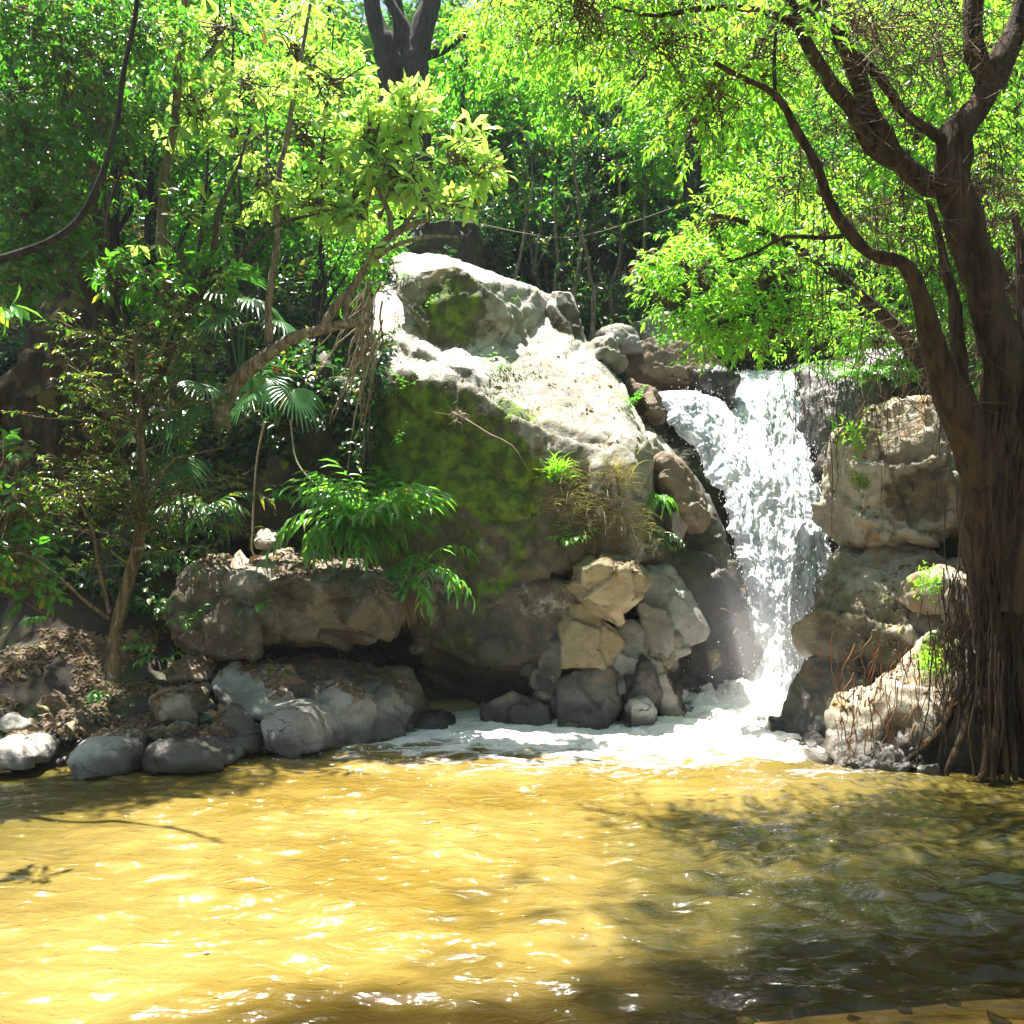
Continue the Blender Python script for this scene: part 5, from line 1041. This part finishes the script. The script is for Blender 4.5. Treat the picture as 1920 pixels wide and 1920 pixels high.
# ------------------------------------------------------------------ undergrowth (nobody could count it)
N_ = 32000
ux = rng.uniform(-19, 19, N_); uy = 9.5 + 24 * rng.uniform(0, 1, N_) ** 1.5
keep = abs(ux) < .75 * uy + 4
ux = ux[keep]; uy = uy[keep]
PP, DD, SZ = [], [], []
for x, y in zip(ux, uy):
    if 1.8 < x < 6.0 and y < 14.8: continue
    if -2.2 < x < 2.6 and y < 12.8: continue
    h, nn_ = drop(x, y, 60)
    if h is None: continue
    if noise.noise(Vector((x, y, 0)) * .8) < -.25: continue
    PP.append(h[:]); DD.append((nn_.x * .6 + rng.normal(0, .35), nn_.y * .6 + rng.normal(0, .3), .9))
PP = np.array(PP); DD = np.array(DD); far = PP[:, 1] > 15
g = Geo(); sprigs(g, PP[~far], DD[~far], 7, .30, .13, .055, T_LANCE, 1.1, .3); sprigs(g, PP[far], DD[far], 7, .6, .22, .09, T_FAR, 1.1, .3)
tag(g.build('undergrowth', M['lf_under']), 'dark leafy undergrowth covering the forest slope', 'undergrowth', kind='stuff')
# hanging leaves and creepers on the earth wall
g = Geo(); PP, DD = [], []
for i in range(5200):
    px = rng.uniform(-30, 740); py = rng.uniform(480, 860) if px > 420 else rng.uniform(480, 1150)
    if noise.noise(Vector((px / 90, py / 90, 5))) < -.05: continue
    o_ = Vector((0, 0, H)); d_ = (at(px, py, 1) - o_).normalized(); h = bvh.ray_cast(o_, d_)
    if h[0] is None or h[0].y < 8.9: continue
    PP.append((h[0] + h[1] * .05)[:]); DD.append((h[1].x + rng.normal(0, .4), -.8, -.3 + rng.normal(0, .4)))
sprigs(g, np.array(PP), np.array(DD), 6, .14, .10, .05, T_LANCE, 1.1, .5)
tag(g.build('creeper_leaves', M['lf_under']), 'dark creeper leaves clinging to the earth wall on the left', 'creeper', kind='stuff')

# ------------------------------------------------------------------ leaf litter
PP, AA, NN = [], [], []
def litter(px0, px1, py0, py1, n_, nzmin=.55, ymin=7.0, ymax=11):
    o_ = Vector((0, 0, H + 0.0))
    for i in range(n_):
        px = rng.uniform(px0, px1); py = rng.uniform(py0, py1)
        d_ = (at(px, py, 1) - o_).normalized(); h = bvh.ray_cast(o_, d_)
        if h[0] is None or h[0].z < .08 or h[0].y > ymax: continue
        q, nn_ = h[0], h[1]
        if nn_.z < nzmin: continue
        if noise.noise(q * 2.2) < -.1: continue
        PP.append((q + nn_ * rng.uniform(.004, .02))[:]); a = rng.normal(0, 1, 3); AA.append(a - np.array(nn_) * a.dot(nn_)); NN.append(np.array(nn_) + rng.normal(0, .35, 3))
litter(0, 420, 1180, 1380, 9000, .3); litter(380, 780, 1020, 1130, 3500, .5); litter(400, 800, 1225, 1310, 3500, .5); litter(1560, 1840, 740, 1330, 2600, .35); litter(700, 1200, 560, 860, 500, .5); litter(1060, 1220, 1030, 1080, 300, .3)
g = Geo(); s = np.exp(rng.normal(-3.05, .42, len(PP))); leaves(g, np.array(PP), np.array(AA), np.array(NN), s, s * rng.uniform(.3, .55, len(PP)), T_LANCE, .3)
tag(g.build('leaf_litter', M['dry']), 'brown dead leaves strewn over ledges and banks', 'leaf litter', kind='stuff')
print('litter', len(PP))

g = Geo(); PP, AA, NN = [], [], []
o_ = Vector((0, 0, H))
for i in range(26000):
    px = rng.uniform(690, 1110); py = rng.uniform(500, 1130)
    if noise.fractal(Vector((px / 60, py / 60, 2)), .8, 2.1, 5) < .12 + (0 if 700 < py < 960 and px < 1010 else .35): continue
    h = bvh.ray_cast(o_, (at(px, py, 1) - o_).normalized())
    if h[0] is None or h[0].y > 11.2 or h[1].z > .75: continue
    nn_ = np.array(h[1]); PP.append(h[0] - h[1] * .004); AA.append(nn_ * .8 + rng.normal(0, .5, 3) + [0, 0, .1]); NN.append(rng.normal(0, 1, 3))
PP = np.array([p[:] for p in PP]); s = rng.uniform(.012, .032, len(PP)); leaves(g, PP, np.array(AA), np.array(NN), s, s * .5, T_FAR)
M['moss'] = leaf_mat('moss tufts', (.06, .10, .008), (.17, .27, .015), (.16, .32, .01), .3, .7)
tag(g.build('moss', M['moss']), 'green moss cushions on the shaded face of the outcrop', 'moss', kind='stuff'); print('moss', len(PP))

# ------------------------------------------------------------------ plants
def frond_plant(name, label, cat, c, stems, ln, leaf, w, mat, group=None, spread=1.0, nleaf=11, updir=.9, droop=1.3, seed=0, tm=T_LANCE, front=.4, stem_mat='lf_ginger'):
    root = empty(name, c, label, cat, group); g = Geo(); t = Geo()
    for i in range(stems):
        a = rng.uniform(0, 2 * math.pi); d = np.array([math.cos(a) * spread, math.sin(a) * spread - front, updir * rng.uniform(.6, 1.2)]); d = d / np.linalg.norm(d)
        p = np.array(c) + rng.normal(0, .05, 3) * [1, 1, .3]; q = [(Vector(p), .006)]; L_ = ln * rng.uniform(.6, 1.15); Ps, Ds = [], []
        for k in range(8):
            p = p + d * L_ / 8; d = d + np.array([0, -.02, -droop / 8]); d = d / np.linalg.norm(d); q.append((Vector(p), .005 - k * .0005)); Ps.append(p); Ds.append(d)
        tube(t, q, 4, .15)
        Ps = np.array(Ps); Ds = np.array(Ds); tt = np.linspace(.8, 7, nleaf)
        Pl = np.stack([np.interp(tt, range(8), Ps[:, j]) for j in range(3)], 1); Dl = unit(np.stack([np.interp(tt, range(8), Ds[:, j]) for j in range(3)], 1))
        U = unit(np.cross(Dl, [0, 0, 1.0])) * np.where(np.arange(nleaf) % 2, 1, -1)[:, None]
        A = Dl * .7 + U * .8 + rng.normal(0, .12, (nleaf, 3)); A[:, 2] -= .15; A[-1] = Dl[-1]
        s = rng.uniform(.8, 1.15, nleaf)
        leaves(g, Pl, A, np.array([0, 0, 1.0]) + rng.normal(0, .25, (nleaf, 3)) - Dl * .2, leaf * s, w * s, tm, .25)
    g.build('leaves', M[mat], root, origin=c); t.build('stems', M[stem_mat], root, origin=c)
    return root
# the big ginger like clump and its drooping neighbours
frond_plant('leafy_plant', 'large bright clump of arching lance shaped leaves on shaded face of the outcrop', 'plant', at(700, 1010, 8.95), 64, .92, .20, .044, 'lf_ginger', spread=.85, nleaf=14, updir=1.8, droop=1.2, front=.35)
frond_plant('leafy_plant', 'second sunlit clump of arching leaves hanging below the large one at left', 'plant', at(650, 985, 8.9), 26, .75, .22, .042, 'lf_ginger', spread=1.0, nleaf=12, updir=.6, droop=2.0, front=.6)
frond_plant('leafy_plant', 'drooping long leaved plant hanging beside the right end of the ledge', 'plant', at(790, 1060, 8.8), 9, .75, .16, .035, 'lf_ginger', spread=.5, nleaf=13, updir=.1, droop=1.6, front=.4)
frond_plant('leafy_plant', 'small leafy trailing plant dangling from the block at the end of the ledge', 'plant', at(770, 1080, 8.5), 10, .4, .08, .045, 'lf_ginger', spread=.35, nleaf=8, updir=-.2, droop=1.2, front=.3)
frond_plant('leafy_plant', 'dark green drooping clump beside the left ledge under the palms', 'plant', at(390, 960, 8.9), 26, .6, .17, .035, 'lf_under', spread=.8, nleaf=11, updir=.6, droop=1.8, front=.5)
frond_plant('leafy_plant', 'blue green fern like plant hanging over the left end of the ledge', 'plant', at(315, 1040, 8.5), 5, .35, .09, .02, 'palm', spread=.4, nleaf=12, updir=.1, droop=1.6)
frond_plant('leafy_plant', 'strap leaved plant on wet rock beside the falls', 'plant', at(1225, 935, 9.6), 12, .3, .20, .03, 'lf_ginger', spread=.8, nleaf=4, updir=.9, droop=1.8, front=.5)
frond_plant('leafy_plant', 'trailing dark green plant below the strap leaved one', 'plant', at(1230, 1000, 9.5), 16, .35, .06, .03, 'lf_under', spread=.5, nleaf=9, updir=.0, droop=1.6, front=.4)
frond_plant('leafy_plant', 'small bright shrub growing among the dry roots under the nose of the outcrop', 'plant', at(1065, 1015, 8.85), 10, .24, .07, .032, 'lf_yel', spread=.8, nleaf=7, updir=.6, droop=.8, front=.6)
frond_plant('leafy_plant', 'two leaved seedling on the dark earth wall', 'plant', at(530, 935, 9.75), 6, .18, .11, .06, 'lf_ginger', spread=.7, nleaf=4, updir=.6, droop=.8, front=.6, tm=T_OBOV)
for i, (px, py, Y) in enumerate([(290, 1140, 8.3), (350, 1160, 8.3), (500, 1140, 8.3), (275, 1210, 8.2), (300, 1235, 8.1), (75, 1160, 8.3), (70, 1020, 8.4), (180, 1300, 7.8)]):
    frond_plant('seedling', ['bluish seedling in the shade right of the small tree trunk', 'tiny bluish seedling on shaded rock below the ledge end', 'small sprig on the left block below the ledge rim', 'broad leaved seedling beside the foot of small tree', 'bright green seedling on litter right of the small tree foot',
        'leafy seedling in the dark left of the small tree', 'large leaved seedling low in the left thicket', 'green tuft on leaf litter in front of the small tree'][i], 'seedling', at(px, py, Y), 5, .16, .085, .04, 'lf_ginger', 'seedlings on the left bank', .8, 4, .7, .9, front=.5, tm=T_OBOV if i % 2 else T_LANCE)
for i, (px, py, Y) in enumerate([(790, 545, 10.6), (845, 555, 10.55), (890, 575, 10.7), (870, 620, 10.4), (800, 585, 10.3), (935, 590, 10.7), (760, 740, 9.2), (740, 840, 9.2), (745, 900, 9.15), (1185, 760, 10.0), (1240, 650, 11.3), (930, 705, 9.8)]):
    frond_plant('rock_plant', ['tall weed on the shaded hollow at top of the outcrop', 'weed with small crown left of the red flowered plant', 'red tipped weed in the hollow on the outcrop', 'low weed at the bottom of the hollow', 'leafy weed on left side of the hollow', 'weed at right rim of the hollow',
        'long stemmed creeper top on mossy face', 'middle tuft of the creeper on mossy face', 'lower tuft of the creeper on the mossy face', 'bright weed beside the split block near the falls', 'fern tuft on the reddish stream rock', 'weed in crack across the sunlit slope'][i], 'weed',
        at(px, py, Y), 7, .28, .06, .022, 'lf_mid', 'weeds growing on the outcrop', .6, 7, 1.0, .6, front=.3)
# broad leaves at the left edge
tree('shrub', 'pale leaved shrub reaching in at the left edge above the waterline', 'shrub', [L((-80, 1180, 6.3, .03), (-20, 1050, 6.2, .025), (20, 950, 6.2, .015), (40, 850, 6.2, .01)), L((-20, 1050, 6.2, .015), (40, 1040, 6.1, .01), (90, 1070, 6.1, .006))], 'b_moss',
     crown_fn([clump(10, 860, 6.3, 40, 50, 26), clump(20, 960, 6.2, 55, 45, 46), clump(30, 1040, 6.2, 60, 40, 50), clump(70, 1000, 6.4, 50, 40, 22), clump(60, 1100, 6.5, 70, 40, 40)], 7, .12, .085, .042, T_LANCE, 'lf_small', thr=-.5, splay=1.1, twig_every=1, twig_r=.004), seed=71)
tree('shrub', 'few big bright leaves on a stem poking in at the middle of the left edge', 'shrub', [L((-60, 640, 5.2, .01), (-20, 590, 5.2, .007), (8, 565, 5.2, .004))], 'b_moss', crown_fn([clump(8, 575, 5.2, 10, 10, 2)], 6, .03, .15, .05, T_OBOV, 'lf_ginger', thr=-9, droop=.8, twig_every=0), seed=72)

for i, (px, py0, py1, Y, dx) in enumerate([(365, 620, 60, 9.2, 40), (455, 600, 30, 9.4, -20), (590, 560, 120, 9.5, 30), (190, 640, 200, 9.0, 25)]):
    tree('slender_tree', ['thin dark stem behind the slim mossy trunk', 'thin dark stem between mossy and grey trunks', 'thin dark stem right of the grey trunk', 'thin dark stem beside the massive left trunk', 'dark stem rising behind brilliant broad leaves', 'slanting thin stem behind the grey trunk base', 'thin stem left of the slim mossy trunk'][i], 'tree',
         [L((px, py0 + 120, Y, .022), (px + rng.normal(0, 8), py0, Y, .02), (px + dx * .4 + rng.normal(0, 12), (py0 + py1) / 2, Y, .016), (px + dx, py1, Y, .010), (px + dx * 1.2, py1 - 80, Y, .006)),
          L((px + dx * .4, (py0 + py1) / 2, Y, .01), (px + dx * .4 + 40, (py0 + py1) / 2 - 60, Y, .006), (px + dx * .4 + 70, (py0 + py1) / 2 - 130, Y, .003))], 'b_dark', None, 'thin dark stems in the left thicket', seed=500 + i, knob=.1, wob=.05)
def fan_palm(c, aims, label, mat='palm', stem=.5, R_=.36):
    root = empty('fan_palm', c, label, 'palm', 'fan palms in the left thicket'); t = Geo()
    for (e, facing, droop) in aims:
        tube(t, [(c, .010), ((c + e) / 2 + Vector((0, 0, .12)), .008), (e, .006)], 5, .1)
        g = Geo(); nseg = 22; D = facing.normalized(); U = D.cross(Vector((0, 0, 1))).normalized(); Nn = U.cross(D)
        for k in range(nseg):
            a = (k / (nseg - 1) - .5) * R(210); d = D * math.cos(a) + U * math.sin(a); L_ = R_ * rng.uniform(.85, 1.1)
            w = .017; side = Nn.cross(d).normalized(); V = []
            for j, (tt, ww) in enumerate(((0, .25), (.35, 1), (.7, .9), (1, .05))):
                q = e + d * L_ * tt + Nn * (.05 * tt) + Vector((0, 0, -droop * L_ * tt ** 2.4))
                V += [q - side * w * ww + Nn * .006, q, q + side * w * ww + Nn * .006]
            F_ = []
            for j in range(3):
                F_ += [[j * 3, j * 3 + 3, j * 3 + 4, j * 3 + 1], [j * 3 + 1, j * 3 + 4, j * 3 + 5, j * 3 + 2]]
            g.add([v[:] for v in V], F_)
        g.build('frond', M[mat], root, origin=c)
    t.build('stalks', M['palm'], root, origin=c)
fan_palm(at(450, 720, 9.2), [(at(415, 590, 8.9), Vector((-.3, -.5, -.5)), .5), (at(470, 560, 9.0), Vector((.5, -.5, -.3)), .6), (at(520, 600, 9.0), Vector((.8, -.4, -.5)), .6), (at(440, 520, 9.2), Vector((0, -.5, .3)), .4), (at(410, 545, 9.0), Vector((.2, -.6, -.2)), .5)],
         'fan palm with pale sunlit fronds between the mossy trunk and thin grey trunk')
fan_palm(at(340, 900, 8.8), [(at(345, 770, 8.4), Vector((-.2, -.5, -.7)), .6), (at(330, 860, 8.3), Vector((.1, -.5, -.9)), .7), (at(280, 790, 8.5), Vector((-.7, -.5, -.5)), .6), (at(375, 720, 8.5), Vector((.6, -.5, -.3)), .6), (at(300, 710, 8.6), Vector((-.5, -.4, -.1)), .5)],
         'fan palm with drooping fronds behind the small slender tree')
fan_palm(at(520, 800, 9.6), [(at(500, 710, 9.3), Vector((-.1, -.4, -1)), .5), (at(550, 730, 9.3), Vector((.4, -.4, -.9)), .5), (at(470, 740, 9.3), Vector((-.5, -.4, -.7)), .5)], 'dark hanging fan palm beneath the leaning pale tree')

# dry grass and roots hanging on the nose of the outcrop
def tuft(c, n_, ln, w, mat, label, name='grass_tuft', cat='grass tuft', group='dry grass tufts on the outcrop', spread=.6, up=.8, down=1.4, spos=.06):
    g = Geo(); P, A = [], []
    for i in range(n_):
        p = np.array(c) + rng.normal(0, spos, 3) * [1, .4, 1]; d = unit(np.array([rng.normal(0, spread), -.5 + rng.normal(0, .3), up * rng.uniform(.3, 1.2)])); L_ = ln * rng.uniform(.5, 1.1)
        V = []; s = unit(np.cross(d, [0, 1, .2])) * w
        for k in range(5):
            V += [p - s * (1 - k / 4.3), p + s * (1 - k / 4.3)]; p = p + d * L_ / 4; d = unit(d + [0, 0, -down / 4])
        g.add(V, [[k * 2, k * 2 + 1, k * 2 + 3, k * 2 + 2] for k in range(4)])
    return tag(g.build(name, M[mat], origin=c), label, cat, group)
tuft(at(1150, 900, 8.95), 220, .42, .003, 'straw', 'tall dry grass tuft on the nose of the outcrop', spos=.09)
tuft(at(1165, 990, 8.95), 260, .40, .003, 'straw', 'drooping dry grass low on the nose above yellow boulder', up=.2, spos=.14)
tuft(at(1045, 890, 8.9), 120, .26, .006, 'lf_yel', 'yellow green grass tuft on edge of mossy face', spos=.05)
tuft(at(1090, 940, 8.85), 260, .38, .003, 'straw', 'matted dry grass left of the tall tuft', up=.1, spos=.16)
tuft(at(1020, 800, 9.05), 120, .12, .003, 'straw', 'short mossy grass fringe on the rim of the outcrop', spos=.16)
tuft(at(1140, 1010, 8.95), 260, .36, .003, 'dry', 'brown root beard hanging over yellow boulder', up=-.4, spos=.13)
tuft(at(1660, 830, 8.6), 200, .25, .003, 'dry', 'dry brown twiggy tuft on the highest right boulder', group='tufts on the right boulders', spos=.2)
tuft(at(1600, 820, 8.7), 60, .16, .010, 'lf_yel', 'bright green tuft on left side of highest right boulder', group='tufts on the right boulders', spos=.1)
tuft(at(1740, 1095, 7.55), 160, .07, .006, 'lf_yel', 'bright moss cushion on the lump by the root draped trunk', group='tufts on the right boulders', spos=.07)
tuft(at(1740, 1240, 7.25), 120, .07, .006, 'lf_yel', 'moss cushion on lowest right boulder', group='tufts on the right boulders', spos=.06)
tuft(at(700, 1020, 8.9), 260, .35, .003, 'dry', 'brown root beard below the large leafy clump', up=-.3, spos=.14)
tuft(at(770, 1110, 8.5), 200, .38, .004, 'dry', 'rusty root beard dangling at the end of the ledge', up=-.8, spos=.07)
def roots(label, strands, mat, name='hanging_roots', cat='roots', group=None):
    g = Geo(); o_ = None
    for (px, py, Y, ln, dx, r) in strands:
        q = []; x = px; o_ = o_ or at(px, py, Y)
        for k in range(7):
            q.append((at(x, py + ln * k / 6, Y), r * (1.1 - k / 7))); x += dx / 6 + rng.normal(0, 5)
        tube(g, q, 5, .1)
    return tag(g.build(name, M[mat], origin=o_), label, cat, group)
roots('bundle of pale dry roots hanging down the left shoulder of the outcrop', [(rng.normal(690, 14), rng.uniform(520, 640), rng.uniform(9.1, 9.35), rng.uniform(90, 260), rng.normal(-35, 25), rng.uniform(.004, .013)) for i in range(46)], 'vine')
roots('thin roots in the hollow at top of the outcrop', [(rng.normal(898, 5), rng.uniform(585, 610), 10.35, rng.uniform(40, 90), rng.normal(0, 3), .005) for i in range(8)], 'vine')
roots('reddish roots streaming over the lowest right boulder', [(rng.uniform(1560, 1850), rng.uniform(1180, 1380), 7.0, rng.uniform(40, 180), rng.normal(-5, 20), rng.uniform(.002, .006)) for i in range(110)], 'redroot', group='roots on the right boulders')
roots('dark fine roots fringing left side of the big right trunk', [(rng.normal(1800, 28), rng.uniform(1060, 1300), rng.uniform(6.6, 6.9), rng.uniform(60, 240), rng.normal(0, 12), rng.uniform(.002, .006)) for i in range(150)], 'root', group='roots on the right boulders')
g = Geo()
tube(g, L((495, 790, 9.6, .014), (480, 880, 9.5, .012), (475, 960, 9.4, .012), (470, 1030, 9.3, .012), (485, 1050, 9.3, .01)), 6, .1, 0, .03); tag(g.build('vine', M['vine'], origin=at(495, 790, 9.6)), 'straight thin vine hanging down the earth wall to the flat grey stone', 'vine')
g = Geo()
tube(g, L((545, 790, 9.6, .010), (552, 850, 9.5, .010), (575, 890, 9.4, .010), (610, 925, 9.3, .008)), 6, .1, 0, .02); tag(g.build('vine', M['vine'], origin=at(545, 790, 9.6)), 'curving vine on green stained wall left of the leafy clump', 'vine')
g = Geo()
tube(g, L((900, 420, 13, .006), (1000, 440, 13, .005), (1080, 444, 13, .005), (1180, 418, 13, .005), (1260, 390, 13, .004)), 5, .2); tag(g.build('vine', M['vine'], origin=at(900, 420, 13)), 'long sagging pale vine strung across the dark gorge', 'vine')
g = Geo()
tube(g, L((850, 775, 9.1, .02), (880, 790, 8.95, .008), (920, 815, 8.9, .008), (960, 835, 8.9, .006), (990, 880, 8.9, .004)), 5, .08); twigs(g, np.array([at(858 + rng.normal(0, 8), 778 + rng.normal(0, 6), 9.0)[:] for i in range(30)]), np.array([at(858 + rng.normal(0, 18), 778 + rng.normal(0, 14), 8.95)[:] for i in range(30)]), .004, .002, .02)
tag(g.build('vine', M['vine'], origin=at(850, 775, 9.1)), 'dry knotted vine trailing over the mossy face', 'vine')
# fern by the top of the falls
frond_plant('fern', 'dark green feathery fern at the right lip of the waterfall', 'fern', at(1620, 700, 10.4), 16, .55, .09, .022, 'lf_ginger', 'ferns above the falls', 1.0, 18, .5, .9, front=.5)
frond_plant('fern', 'smaller fern hanging left of the feathery one over the white water', 'fern', at(1530, 690, 10.9), 10, .4, .08, .02, 'lf_mid', 'ferns above the falls', 1.0, 16, .2, 1.0, front=.5)
print('total polys', sum(len(o.data.polygons) for o in bpy.data.objects if o.type == 'MESH'), 'objs', len(bpy.data.objects))
